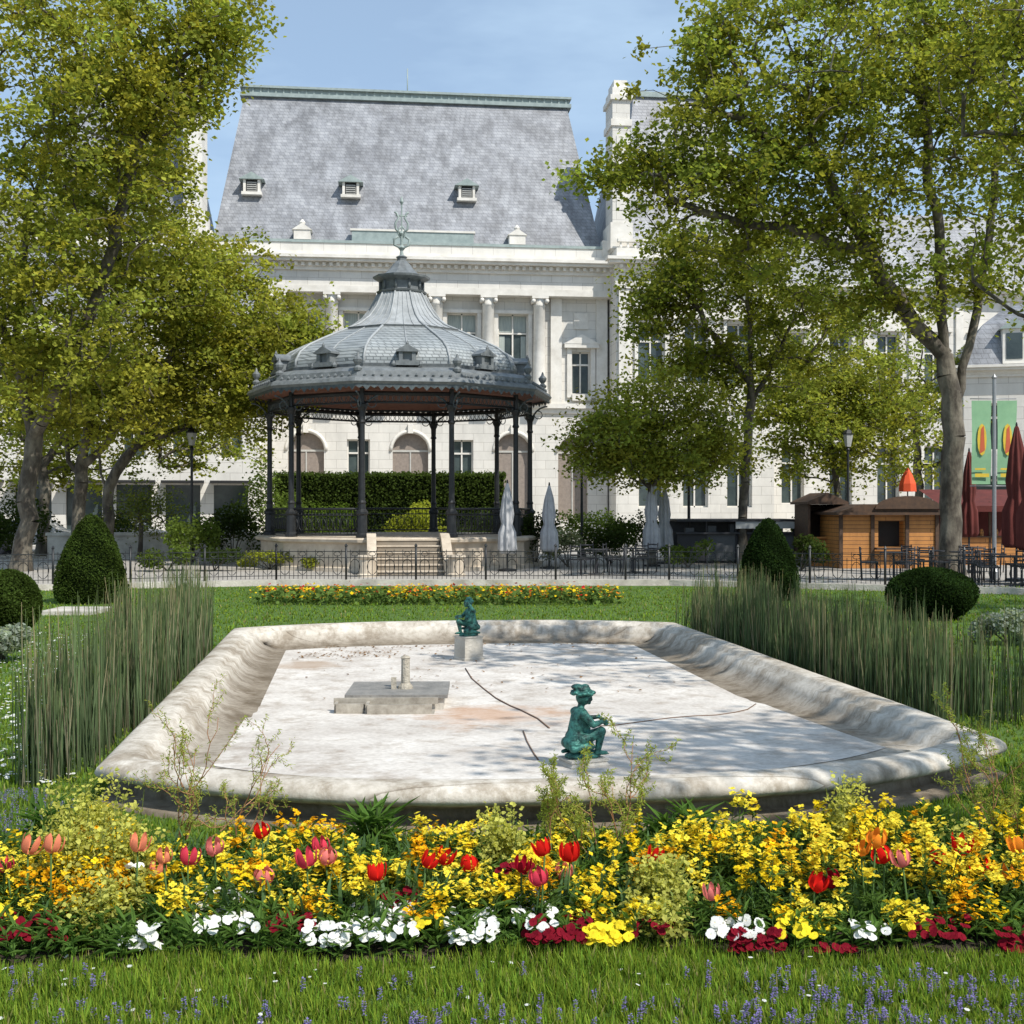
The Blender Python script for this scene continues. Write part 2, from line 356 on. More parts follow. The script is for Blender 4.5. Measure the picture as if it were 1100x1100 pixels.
def putto(name,loc,rz,hat=True,raise_arm=False,ped=(.2,.2,.1)):
    e=empty(name,loc,rz); ph=ped[2]
    m=MB(); ellip(m,(-.03,0,.125),(.075,.08,.07)); capsule(m,(-.03,0,.15),(.005,0,.27),.062,.066); ellip(m,(.03,0,.2),(.055,.06,.06))
    capsule(m,(.0,-.045,.295),(.0,.045,.295),.042,.042); capsule(m,(.008,0,.32),(.02,0,.36),.027,.025)
    hc=(.035,0,.405); ellip(m,hc,(.058,.052,.058)); ellip(m,(.07,0,.39),(.026,.034,.03))
    ellip(m,(.094,0,.398),(.011,.009,.012)); ellip(m,(.087,0,.377),(.01,.016,.006)); ellip(m,(.076,0,.362),(.016,.02,.012))
    for s in(-1,1):
        ellip(m,(.083,s*.021,.412),(.007,.009,.006)); ellip(m,(.078,s*.024,.39),(.016,.014,.015)); ellip(m,(.03,s*.052,.40),(.014,.008,.018))
        ellip(m,(.084,s*.021,.424),(.008,.013,.005))
    if hat:
        for k in range(16):
            a=k*2*math.pi/16; ellip(m,(.03+.072*math.cos(a),.068*math.sin(a),.436+.006*math.sin(k*2.3)),(.022,.022,.014))
        ellip(m,(.028,0,.440),(.082,.077,.012)); ellip(m,(.025,0,.462),(.060,.058,.032)); ellip(m,(-.01,.01,.478),(.045,.045,.022)); ellip(m,(.04,-.015,.482),(.03,.03,.018))
    else:
        for k in range(22):
            a=k*2.4; t=k/22; ellip(m,(hc[0]-.012+.05*math.cos(a)*(1-t*.7),hc[1]+.05*math.sin(a)*(1-t*.7),hc[2]+.015+.055*t),(.016,.016,.014))
    capsule(m,(-.01,-.05,.115),(.14,-.065,.165),.048,.036); capsule(m,(.14,-.065,.165),(.115,-.065,.035),.034,.022); capsule(m,(.105,-.065,.02),(.175,-.07,.014),.02,.014)
    capsule(m,(-.01,.05,.115),(.115,.07,.05),.048,.036); capsule(m,(.115,.07,.045),(-.03,.075,.03),.034,.022); capsule(m,(-.03,.075,.03),(-.09,.075,.018),.02,.014)
    for k in range(5): capsule(m,(.175,-.083+k*.0075,.012),(.193-k*.003,-.085+k*.0075,.009),.0055,.0045,6)
    def hand(p,d,up):
        p=Vector(p);d=Vector(d).normalized();up=Vector(up).normalized(); sd_=d.cross(up).normalized()
        capsule(m,p,p+d*.018,.016,.015)
        for k in range(4):
            o_=sd_*((k-1.5)*.0085); l=[.021,.026,.024,.018][k]; a=p+d*.026+o_; b=a+d*l*.55; c=b+(d*.5-up*.85).normalized()*l*.6
            capsule(m,a,b,.0052,.0048,6); capsule(m,b,c,.0048,.004,6)
        a=p+d*.006-sd_*.014; b=a+(d*.6-sd_*.8).normalized()*.018; capsule(m,a,b,.0058,.005,6); capsule(m,b,b+(d-up*.4).normalized()*.012,.005,.0042,6)
    el=(.055,-.11,.225); hd=(.15,-.07,.235); capsule(m,(0,-.075,.295),el,.031,.024); capsule(m,el,hd,.024,.016); hand(hd,(1,.3,0),(0,0,1))
    if raise_arm: el2=(.05,.12,.33); hd2=(.10,.10,.41)
    else: el2=(.06,.11,.235); hd2=(.155,.06,.245)
    capsule(m,(0,.075,.295),el2,.031,.024); capsule(m,el2,hd2,.024,.016); hand(hd2,(1,-.3,.1),(0,0,1))
    capsule(m,(.19,-.045,.22),(.20,.05,.235),.022,.014); ellip(m,(.2,.075,.242),(.006,.022,.02))
    ellip(m,(-.06,0,.09),(.07,.1,.05)); capsule(m,(-.08,-.07,.06),(.06,-.095,.07),.03,.018)
    b=remeshed(m,"body",M_bronze,.0042,e,3); b.location=(0,0,ph+.02)
    m=MB(); 
    for k in range(9): a=k*.9; ellip(m,(.03+.09*math.cos(a),.05*math.sin(a),.02),(.05,.045,.025+.008*(k%3)))
    r=remeshed(m,"rock_base",M_bronze,.007,e,2); r.location=(0,0,ph-.004)
    m=MB(); x,y,_=ped; V=[];
    for (s,z) in ((1.08,0),(1.08,.03),(1,.04),(.96,ph-.02),(1.03,ph-.015),(1.03,ph)):
        for (qx,qy) in ((-x,-y),(x,-y),(x,y),(-x,y)): V.append((qx*s+.03,qy*s,z))
    m.add(V,[(j*4+i,j*4+(i+1)%4,(j+1)*4+(i+1)%4,(j+1)*4+i) for j in range(5) for i in range(4)]+[(20,21,22,23)])
    m.build("pedestal",[M_conc],parent=e)
    return e
fx,fy=L2W(0,-8.95); putto("putto_statue",(fx+.05,fy,floorz(-8.95)-.01),math.radians(24),True,False,(.14,.11,.07))
fx,fy=L2W(0,-1.75); putto("putto_statue",(fx-.02,fy,.03),math.radians(215),False,True,(.14,.13,.31))
# ---------------------------------------------------------------- bandstand
BS=empty("bandstand",(-3.83,42,0),A)
M_zinc=brickmat("zinc_scales",(.36,.385,.39),(.31,.335,.34),(.17,.185,.19),.22,.11,.018,rough=.42,nscale=1.2,namt=.35,bump=.5)
M_zincp=mat("zinc_plain",(.40,.42,.43),(.25,.265,.27),scale=3,rough=.45)
M_zincd=mat("zinc_dark",(.20,.215,.22),(.10,.11,.115),scale=5,rough=.45)
M_soff=mat("soffit_wood",(.36,.16,.11),(.25,.11,.08),scale=4,rough=.7)
ph=math.radians(-90-18)
def vtx(k,r,z): a=ph+k*math.pi/5; return Vector((r*math.cos(a),r*math.sin(a),z))
m=MB()
pr=[(4.35,6.42),(4.33,6.72),(4.15,7.02),(3.8,7.28),(3.3,7.52),(2.75,7.76),(2.25,7.98)]
lathe(m,pr,10,mat=0,ph=ph,cap=False)
pr2=[(2.25,7.98),(1.75,8.2),(1.35,8.5),(1.08,8.85),(.9,9.2),(.78,9.42)]
lathe(m,pr2,10,mat=1,ph=ph,cap=False)
lathe(m,[(5.2,5.78),(5.28,5.86),(5.2,5.98),(5.06,6.04),(5.02,6.2),(4.8,6.32),(4.45,6.40),(4.35,6.42)],10,mat=2,ph=ph,cap=False)
lathe(m,[(4.42,6.40),(4.45,6.50),(4.37,6.52)],10,mat=2,ph=ph,cap=False)
lathe(m,[(2.3,7.95),(2.33,8.02),(2.22,8.04)],10,mat=2,ph=ph,cap=False)
lathe(m,[(.85,9.40),(.88,9.46),(.72,9.50),(.70,9.78),(.80,9.84),(.98,9.90),(1.0,9.97),(.8,10.0),(.62,10.08),(.42,10.25),(.28,10.45),(.16,10.55),(.16,10.62),(.2,10.68),(.1,10.74)],10,mat=2,ph=ph)
m.build("roof",[M_zinc,M_zincp,M_zincd],parent=BS)
m=MB()
for k in range(10):
    pts=[vtx(k,r,z)+Vector((0,0,.02)) for r,z in pr+pr2[1:]]; tube(m,pts,[.045]*7+[.035]*5,6,1)
    for f in (.25,.5,.75):
        tube(m,[vtx(k,r,z).lerp(vtx(k+1,r,z),f)+Vector((0,0,.01)) for r,z in pr2],.016,4,1)
    tube(m,[vtx(k,r,z).lerp(vtx(k+1,r,z),.5)+Vector((0,0,.01)) for r,z in pr],.02,4,1)
    tube(m,[vtx(k,.74,9.5),vtx(k,.74,9.8)],.05,6)
    p=vtx(k,4.95,6.2); lathe(m,[(.12,0),(.14,.08),(.06,.16),(.13,.26),(.15,.34),(.06,.44),(.02,.56)],8,tuple(p))
    c=(vtx(k,1,0)+vtx(k+1,1,0)).normalized(); t=Vector((-c.y,c.x,0)); R=4.42
    def Q(a,b,z): return tuple(c*(R+b)+t*a+Vector((0,0,z)))
    for (x0,x1,b0,b1,z0,z1) in ((-.36,.36,-.5,.05,6.42,6.56),(-.26,-.14,-.5,.02,6.56,6.84),(.14,.26,-.5,.02,6.56,6.84),(-.14,.14,-.5,-.08,6.56,6.84),(-.34,.34,-.6,.07,6.84,6.9)):
        V=[Q(x0,b0,z0),Q(x1,b0,z0),Q(x1,b1,z0),Q(x0,b1,z0),Q(x0,b0,z1),Q(x1,b0,z1),Q(x1,b1,z1),Q(x0,b1,z1)]
        m.add(V,[(3,2,1,0),(4,5,6,7),(0,1,5,4),(1,2,6,5),(2,3,7,6),(3,0,4,7)])
    V=[Q(-.32,.06,6.9),Q(.32,.06,6.9),Q(0,.06,7.08),Q(-.32,-.6,6.9),Q(.32,-.6,6.9),Q(0,-.6,7.08)]; m.add(V,[(0,1,2),(5,4,3),(0,2,5,3),(1,4,5,2)])
    lathe(m,[(.04,0),(.05,.05),(.01,.14)],6,Q(0,0,7.05))
    for s in (-1,1): lathe(m,[(.07,0),(.09,.06),(.02,.16)],6,Q(s*.42,0,6.4))
    for i in range(1,12):
        p=vtx(k,5.1,6.02).lerp(vtx(k+1,5.1,6.02),i/12); lathe(m,[(.03,0),(.055,.05),(.015,.12)],5,tuple(p))
m.build("roof_ribs_and_ornaments",[M_zincd,M_zincp],parent=BS)
m=MB(); lathe(m,[(5.18,5.77),(4.6,5.80),(4.3,5.70),(3.2,6.1),(.5,6.9)],10,mat=0,ph=ph,cap=False)
m.build("soffit",[M_soff],parent=BS)
m=MB()
M_trimg=mat("iron_frieze",(.10,.125,.13),(.04,.045,.05),scale=9,rough=.5)
for k in range(10):
    a=vtx(k,5.2,5.78); b=vtx(k+1,5.2,5.78); N_=14
    for i in range(N_):
        p=a.lerp(b,i/N_); q=a.lerp(b,(i+1)/N_); md=(p+q)/2; dz=.20 if i%2 else .13
        m.add([tuple(p),tuple(q),tuple(q-Vector((0,0,.07))),tuple(md-Vector((0,0,dz))),tuple(p-Vector((0,0,.07)))],[(0,1,2,3,4)],1)
    a=vtx(k,4.5,5.55); b=vtx(k+1,4.5,5.55); tube(m,[a,b],.07,6); tube(m,[a-Vector((0,0,.28)),b-Vector((0,0,.28))],.035,6)
    for i in range(1,16):
        p=a.lerp(b,i/16); d=(b-a).normalized()
        tube(m,[p+d*(.07*math.cos(t))+Vector((0,0,-.14+.11*math.sin(t))) for t in [j*math.pi/4 for j in range(8)]],.014,4,1,closed=True)
    c=vtx(k,4.5,0); d1=(vtx(k+1,4.5,0)-c).normalized(); d2=(vtx(k-1,4.5,0)-c).normalized(); out=c.normalized()
    lathe(m,[(.2,1.06),(.2,1.16),(.16,1.2),(.15,1.75),(.19,1.8),(.19,1.86),(.11,1.95),(.1,2.1),(.125,2.15),(.09,2.22),(.08,4.6),(.12,4.65),(.09,4.72),(.1,5.0),(.16,5.12),(.17,5.2),(.08,5.24),(.08,5.7)],10,(c.x,c.y,0))
    for d,L_ in ((d1,.75),(d2,.75),(out,.62)):
        pts=[c+d*(L_*(1-math.cos(t)))+Vector((0,0,4.75+.8*math.sin(t))) for t in [j*math.pi/2/7 for j in range(8)]]; tube(m,pts,.03,5,1)
        ctr=c+d*.3+Vector((0,0,5.25)); tube(m,[ctr+d*(.14*math.cos(t))+Vector((0,0,.14*math.sin(t))) for t in [j*math.pi/5 for j in range(10)]],.018,4,1,closed=True)
    if k!=0:
        a=vtx(k,4.5,0);b=vtx(k+1,4.5,0); d=(b-a).normalized()
        for z,r in((1.15,.02),(1.75,.02),(1.95,.035)): tube(m,[a+Vector((0,0,z)),b+Vector((0,0,z))],r,5)
        for i in range(1,20):
            p=a.lerp(b,i/20); tube(m,[p+Vector((0,0,1.15)),p+Vector((0,0,1.95))],.012,4)
            if i%2: tube(m,[p+d*(.12*math.cos(t))+Vector((0,0,1.46+.2*math.sin(t))) for t in [j*math.pi/4 for j in range(8)]],.014,4,closed=True)
m.build("columns_and_railing",[M_iron,M_trimg],parent=BS)
M_warm=mat("warm_stone",(.62,.54,.43),(.40,.33,.25),scale=2,rough=.9,bump=.2)
m=MB()
lathe(m,[(4.95,0),(4.95,.12),(4.8,.14),(4.8,.86),(4.98,.92),(5.0,1.0),(4.9,1.05)],10,ph=ph)
m.build("platform",[M_warm],parent=BS)
m=MB(); f0=-4.95*math.cos(math.pi/10)
for i in range(6):
    y0=f0-.1-(6-i)*.33; zt=.175*(i+1)-.03
    box(m,-.95,.95,y0+.03,f0-.04+.002*i,0.0+.001*i,zt-.04,1); box(m,-.97+.001*i,.97-.001*i,y0,y0+.36,zt-.038,zt,0)
for s in(-1,1):
    pl=[(f0+.15,0),(f0+.15,1.2),(f0-.25,1.2),(f0-.7,1.08),(f0-1.2,.8),(f0-1.7,.56),(f0-2.1,.48),(f0-2.3,.45),(f0-2.3,0)]
    prismx(m,pl,s*1.12-.14,s*1.12+.14)
    lathe(m,[(.27,0),(.27,.06),(.22,.1),(.22,.5),(.28,.55),(.26,.62)],12,(s*1.3,f0-2.35,0))
m.build("steps",[M_warm,mat("step_riser",(.26,.22,.17),rough=.9)],parent=BS)
m=MB()
lathe(m,[(.08,10.7),(.05,10.9),(.13,11.0),(.05,11.1),(.04,11.4),(.09,11.5),(.03,11.6),(.025,12.5),(.07,12.6),(.01,12.8)],8)
for s in(-1,1):
    tube(m,[(s*.03,0,11.5),(s*.2,0,11.65),(s*.22,0,11.85),(s*.1,0,12.05),(s*.17,0,12.2),(s*.24,0,12.25)],.04,6)
    tube(m,[(s*.03,0,11.0),(s*.25,0,11.1),(s*.27,0,11.3),(s*.12,0,11.4)],.04,6)
    tube(m,[(s*.03,0,11.35),(s*.12,0,11.5),(s*.1,0,11.65),(s*.02,0,11.75)],.03,6)
tube(m,[(-.2,0,12.12),(.2,0,12.12)],.028,6)
m.build("finial",[M_lead],parent=BS)
# ---------------------------------------------------------------- main building
BA=math.radians(6.5)
FX,FY=(441-550)/F*75,75.0
BL=empty("prefecture_building",(FX,FY,0),BA)
def wall(m,u0,u1,z0,z1,ops,v=0,dep=.45,mw=0,mg=1,mf=2,md=3):
    us=sorted(set([u0,u1]+[o[0] for o in ops]+[o[1] for o in ops])); zs=sorted(set([z0,z1]+[o[2] for o in ops]+[o[3] for o in ops]))
    for i in range(len(us)-1):
        for j in range(len(zs)-1):
            cu=(us[i]+us[i+1])/2; cz=(zs[j]+zs[j+1])/2
            if any(o[0]<cu<o[1] and o[2]<cz<o[3] for o in ops): continue
            m.add([(us[i],v,zs[j]),(us[i+1],v,zs[j]),(us[i+1],v,zs[j+1]),(us[i],v,zs[j+1])],[(0,1,2,3)],mw)
    for o in ops:
        a,b,c,d=o[:4]; kind=o[4] if len(o)>4 else 'w'; w_=v+dep
        m.add([(a,v,c),(b,v,c),(b,v,d),(a,v,d),(a,w_,c),(b,w_,c),(b,w_,d),(a,w_,d)],[(0,4,5,1),(1,5,6,2),(2,6,7,3),(3,7,4,0)],mw)
        gm={'w':mg,'arch':md,'door':md,'dark':mg}[kind]
        m.add([(a,w_-.05,c),(b,w_-.05,c),(b,w_-.05,d),(a,w_-.05,d)],[(0,1,2,3)],gm)
        if kind in('w',):
            f=.09; cu=(a+b)/2
            for (p,q,r,s) in ((a,a+f,c,d),(b-f,b,c,d),(cu-f/2,cu+f/2,c+f,d-f),(a+f,cu-f/2,c,c+f),(cu+f/2,b-f,c,c+f),(a+f,cu-f/2,d-f,d),(cu+f/2,b-f,d-f,d)): box(m,p,q,w_-.16,w_-.06,r,s,mf)
            tz=c+(d-c)*.68; box(m,a+f,b-f,w_-.18,w_-.055,tz,tz+.11,mf)
        if kind=='arch':
            r=(b-a)/2; cx=(a+b)/2; sz=d-r; K=12
            for s in(-1,1):
                P=[(cx+s*r*math.cos(t),sz+r*math.sin(t)) for t in [k*math.pi/2/K for k in range(K+1)]]
                for k in range(K):
                    tri=[(P[k][0],v,P[k][1]),(P[k+1][0],v,P[k+1][1]),(cx+s*r,v,d)]; m.add(tri,[(0,1,2)],mw)
                    m.add([(P[k][0],v,P[k][1]),(P[k+1][0],v,P[k+1][1]),(P[k+1][0],w_,P[k+1][1]),(P[k][0],w_,P[k][1])],[(0,1,2,3)],mw)
            pts=[(cx+(r+.12)*math.cos(t),v-.02,sz+(r+.12)*math.sin(t)) for t in [k*math.pi/16 for k in range(17)]]; tube(m,pts,.11,6,mf)
            box(m,cx-.16,cx+.16,v-.22,v+.02,d-.02,d+.55,mf)
            box(m,cx-.04,cx+.04,w_-.1,w_-.052,c,sz,4); box(m,a,b,w_-.11,w_-.053,sz-.06,sz+.06,4)
def cornice(m,u0,u1,v,z,mat_=2,s=1.0,dent=True):
    box(m,u0-.1*s,u1+.1*s,v-.15*s,v+.1,z,z+.18*s,mat_); 
    if dent:
        n_=int((u1-u0)/.42)
        for i in range(n_): x=u0+(u1-u0)*(i+.5)/n_; box(m,x-.1,x+.1,v-.38*s,v-.152*s,z+.2*s,z+.40*s,mat_)
    box(m,u0-.12*s,u1+.12*s,v-.2*s,v+.1,z+.182*s,z+.42*s,mat_)
    box(m,u0-.5*s,u1+.5*s,v-.6*s,v+.1,z+.422*s,z+.58*s,mat_); box(m,u0-.65*s,u1+.65*s,v-.75*s,v+.1,z+.582*s,z+.75*s,mat_)
M_cur=mat("window_curtain",(.42,.46,.42),(.25,.29,.28),scale=3,stretch=(6,6,.5),rough=.9)
def mainmats(): return [M_stone,M_glass,M_trim,M_door,M_frame,M_slate,M_lead,M_dark,M_cur]
m=MB(); bays=[-6.4,-3.2,0,3.2,6.4]
ops=[]
for i,b in enumerate(bays):
    ops.append((b-.95,b+.95,10.2,14.1,'w'))
    if i%2==0: ops.append((b-1.1,b+1.1,1.2,6.6,'arch'))
    else: ops.append((b-.7,b+.7,3.4,6.2,'w'))
for s in(-1,1): ops+= [(s*10.7-.6,s*10.7+.6,9.1,11.8,'w'),(s*10.2-.95,s*10.2+.95,1.2,6.4,'arch')]
wall(m,-12.4,12.4,0,17.05,ops)
for b in bays: 
    box(m,b-.84,b-.50,.372,.392,10.3,12.75,8); box(m,b+.52,b+.84,.372,.392,10.3,12.75,8); box(m,b-.84,b+.84,.374,.390,13.0,14.0,8)
box(m,-12.5,12.5,-.16,.001,7.9,8.2,2); box(m,-12.5,12.5,-.35,.001,8.202,8.5,2)
box(m,-12.45,12.45,-.25,-.002,0,1.1,2)
for i in range(6):
    x=-8+3.2*i
    box(m,x-.5,x+.5,-.85,-.002,8.502,9.3,2); lathe(m,[(.48,9.3),(.5,9.4),(.42,9.5),(.4,9.6),(.36,14.5),(.42,14.55),(.36,14.62),(.5,14.95)],16,(x,-.42,0),2,smooth=True)
    box(m,x-.52,x+.52,-.95,-.002,14.952,15.1,2)
    for s in(-1,1): tube(m,[(x+s*.42,-.95,14.8),(x+s*.42,-.05,14.8)],.13,10,2)
for x in (-9.1,9.1,-12.0,12.0): box(m,x-.35,x+.35,-.22,-.002,8.502,15.1,2)
for b in bays:
    box(m,b-1.1,b+1.1,-.5,-.3,9.75,9.9,2)
    for k in range(8): lathe(m,[(.06,8.9),(.1,9.1),(.05,9.4),(.08,9.75)],6,(b-1+.285*k,-.4,0),2)
    box(m,b-1.25,b+1.25,-.18,-.001,14.1,14.3,2); box(m,b-1.2,b-.95,-.12,-.001,9.9,14.1,2); box(m,b+.95,b+1.2,-.12,-.001,9.9,14.1,2)
for s in(-1,1):
    x=s*10.7; box(m,x-.9,x-.6,-.15,-.001,8.9,12,2); box(m,x+.6,x+.9,-.15,-.001,8.9,12,2); box(m,x-1.1,x+1.1,-.4,-.001,12.0,12.25,2)
    prism(m,[(x-1.15,12.25),(x+1.15,12.25),(x,12.85)],-.42,-.001,2); box(m,x-.6,x+.6,-.3,-.001,8.7,9.1,2); box(m,x-.45,x+.45,-.08,-.001,13.2,14.2,2)
box(m,-12.6,12.6,-.95,-.001,15.102,15.5,2); box(m,-12.6,12.6,-.9,-.003,15.502,16.4,0); cornice(m,-12.6,12.6,-.9,16.4,2,1.1)
box(m,-12.5,12.5,-.75,-.1,17.22,17.6,2)
# plain blocking course, lead gutter
box(m,-12.45,12.45,-.55,-.1,17.602,18.15,0); box(m,-12.5,12.5,-.62,-.05,18.152,18.32,6)
for x in(-12.3,12.3): box(m,x-.35,x+.35,-.68,-.03,17.603,18.7,2)
for x in(-6.6,6.6):
    box(m,x-.5,x+.5,-.64,.6,18.322,18.9,2); prism(m,[(x-.6,18.9),(x+.6,18.9),(x,19.3)],-.7,.6,2); lathe(m,[(.12,19.2),(.2,19.4),(.05,19.6)],8,(x,-.3,0),2)
m.add([(-12.4,0,0),(-12.4,14,0),(12.4,14,0),(12.4,0,0),(-12.4,0,17.6),(-12.4,14,17.6),(12.4,14,17.6),(12.4,0,17.6)],[(0,1,5,4),(1,2,6,5),(2,3,7,6)],0)
m.add([(-12,.0,18.2),(12,.0,18.2),(10.7,5.5,28.9),(-10.7,5.5,28.9),(-12,13.8,18.2),(12,13.8,18.2),(10.7,8.5,28.9),(-10.7,8.5,28.9)],[(0,1,2,3),(1,5,6,2),(5,4,7,6),(4,0,3,7),(3,2,6,7)],5)
box(m,-10.95,10.95,5.25,8.75,28.902,29.15,6); box(m,-10.8,10.8,5.4,8.6,29.152,29.45,6); box(m,-10.95,10.95,5.2,8.8,29.452,29.6,6)
for i in range(44): x=-10.6+21.2*i/43; box(m,x-.05,x+.05,5.32,5.398,29.16,29.44,6)
tube(m,[(0,7,29.6),(0,7,31.7)],.04,6,6)
for x,f in ((-9.8,.31),(-3.7,.31),(3.6,.31)):
    z=18.2+10.7*f; y=5.5*f
    box(m,x-.62,x+.62,y-.55,y+.7,z-.1,z+.08,2); box(m,x-.52,x-.36,y-.45,y+.8,z+.08,z+.85,2); box(m,x+.36,x+.52,y-.45,y+.8,z+.08,z+.85,2)
    box(m,x-.36,x+.36,y-.38,y+.8,z+.08,z+.8,7)
    prism(m,[(x-.78,z+.85),(x+.78,z+.85),(x,z+1.3)],y-.6,y+1.0,6); box(m,x-.3,x+.3,y-.41,y-.381,z+.15,z+.7,4)
    for k in range(4): box(m,x-.28,x+.28,y-.43,y-.411,z+.2+.13*k,z+.25+.13*k,7)
box(m,-3.6,3.9,-.3,.15,18.322,19.0,6); box(m,-3.7,4.0,-.36,.2,19.002,19.12,2)
m.build("central_block",mainmats(),parent=BL)
for s,nm in((1,"right_pavilion"),(-1,"left_pavilion")):
    m=MB(); a,b=(12.5,22.5) if s>0 else (-22.5,-12.5)
    ops=[]
    for x in (a+2.2,(a+b)/2,b-2.2): ops+= [(x-.8,x+.8,2.0,6.0,'w'),(x-.85,x+.85,9.6,13.4,'w')]
    wall(m,a,b,0,17.05,ops,v=-2.2); box(m,a-.02,b+.02,-2.35,-2.201,7.9,8.4,2)
    for x in (a+2.2,(a+b)/2,b-2.2):
        box(m,x-1.05,x-.85,-2.35,-2.201,9.3,13.6,2); box(m,x+.85,x+1.05,-2.35,-2.201,9.3,13.6,2); prism(m,[(x-1.3,13.6),(x+1.3,13.6),(x,14.3)],-2.6,-2.201,2)
    for x in (a+.5,b-.5,a+3.9,b-3.9): box(m,x-.35,x+.35,-2.42,-2.202,8.402,15.4,2)
    for x,sg in((a,-1),(b,1)): m.add([(x,-2.2,0),(x,14,0),(x,14,17.05),(x,-2.2,17.05)],[(0,1,2,3)],0)
    box(m,a-.1,b+.1,-2.5,-2.201,15.4,16.4,2); cornice(m,a,b,-2.45,16.4,2,1.1); box(m,a,b,-2.4,13.9,17.05,17.9,2)
    box(m,a+.1,b-.1,-2.3,-2.0,18.3,18.5,2)
    n_=22
    for i in range(n_): lathe(m,[(.06,17.9),(.1,18.0),(.05,18.15),(.08,18.3)],6,(a+.3+(b-a-.6)*i/(n_-1),-2.15,0),2)
    m.add([(a+.3,-1.8,17.9),(b-.3,-1.8,17.9),(b-2.2,3,29),(a+2.2,3,29),(a+.3,13,17.9),(b-.3,13,17.9),(b-2.2,9,29),(a+2.2,9,29)],[(0,1,2,3),(1,5,6,2),(5,4,7,6),(4,0,3,7),(3,2,6,7)],5)
    box(m,a+2.0,b-2.0,2.8,9.2,29.002,29.35,6)
    cx=a+.1 if s>0 else b-.1
    cx+= .35*s
    box(m,cx-.55,cx+.55,-1.6,.6,17.9,27.2,0); box(m,cx-.7,cx+.7,-1.75,.75,18.0,19.6,2); box(m,cx-.66,cx+.66,-1.71,.71,25.6,26.0,2); box(m,cx-.7,cx+.7,-1.75,.75,27.202,27.5,2); box(m,cx-.55,cx+.55,-1.6,.6,27.502,28.0,2); box(m,cx-.42,cx+.42,-1.4,.4,28.002,28.5,2)
    box(m,cx-.3,cx+.3,-1.64,-1.602,20.4,25,2)
    m.build(nm,mainmats(),parent=BL)
for s,nm in((1,"right_wing"),(-1,"left_wing")):
    m=MB(); a,b=(22.5,52) if s>0 else (-52,-22.5); ops=[]
    for k in range(9):
        x=a+2+k*3.2; ops+=[(x-.75,x+.75,2.2,6,'w'),(x-.75,x+.75,9.4,13.2,'w')]
    wall(m,a,b,0,15.5,ops,v=0); box(m,a,b,-.2,-.001,7.9,8.4,2); cornice(m,a,b,-.1,15.5,2,1.0)
    for k in range(9):
        x=a+2+k*3.2; prism(m,[(x-1.1,13.4),(x+1.1,13.4),(x,14.0)],-.3,-.001,2); box(m,x-1.6-.25,x-1.6+.25,-.15,-.001,8.4,15.4,2)
    m.add([(a,.2,16.2),(b,.2,16.2),(b,4,22),(a,4,22),(a,10,22),(b,10,22)],[(0,1,2,3),(3,2,5,4)],5); m.add([(a if s>0 else a,0,0),(a,10,0),(a,10,16),(a,0,16)],[(0,1,2,3)],0)
    m.build(nm,mainmats(),parent=BL)
m=MB(); c0=W(1035,0,56)
cb=empty("corner_building",(c0[0],56,0),math.radians(-14)); ops=[]
for k in range(6):
    x=1.4+k*2.6; ops+=[(x-.6,x+.6,4.6,6.8,'w'),(x-.9,x+.9,.3,3.2,'dark')]
wall(m,0,17,0,8.0,ops); cornice(m,0,17,0,8.0,2,.7,False)
m.add([(0,0,0),(0,9,0),(0,9,8),(0,0,8)],[(0,1,2,3)],0)
V=[];pf=[(0,8.5),(.35,9.6),(1.0,10.6),(2.0,11.4),(3.6,12.0)]
for d,z in pf: V+=[(d,d,z),(17,d,z),(17,9,z),(d,9,z)]
m.add(V,[(j*4+i,j*4+(i+1)%4,(j+1)*4+(i+1)%4,(j+1)*4+i) for j in range(4) for i in range(4)]+[(16,17,18,19)],5)
for k in range(5):
    x=2.2+k*3; box(m,x-.5,x+.5,.0,1.2,8.6,10.2,2); box(m,x-.35,x+.35,-.03,-.002,8.8,10.0,1); prism(m,[(x-.65,10.2),(x+.65,10.2),(x,10.7)],-.1,1.6,6)
for k in range(6): x=1.4+k*2.6; box(m,x-1.1,x+1.1,-1.2,-.002,3.3,3.42,7)
m.build("walls_and_roof",mainmats(),parent=cb)
m=MB(); lb=empty("shop_building",(-36,60,0),math.radians(14)); ops=[]
for k in range(9):
    x=1.5+k*2.5; ops+=[(x-.6,x+.6,4.6,6.8,'w'),(x-.6,x+.6,8.2,10.4,'w'),(x-.9,x+.9,.3,3.2,'dark')]
wall(m,0,23,0,12,ops); cornice(m,0,23,0,12,2,.7,False); m.add([(23,0,0),(23,9,0),(23,9,12),(23,0,12)],[(0,1,2,3)],0)
m.add([(0,0,12.5),(23,0,12.5),(23,4,16),(0,4,16)],[(0,1,2,3)],5)
for k in range(9): x=1.5+k*2.5; box(m,x-1.1,x+1.1,-1.2,-.002,3.3,3.42,7)
m.build("walls_and_roof",mainmats(),parent=lb)
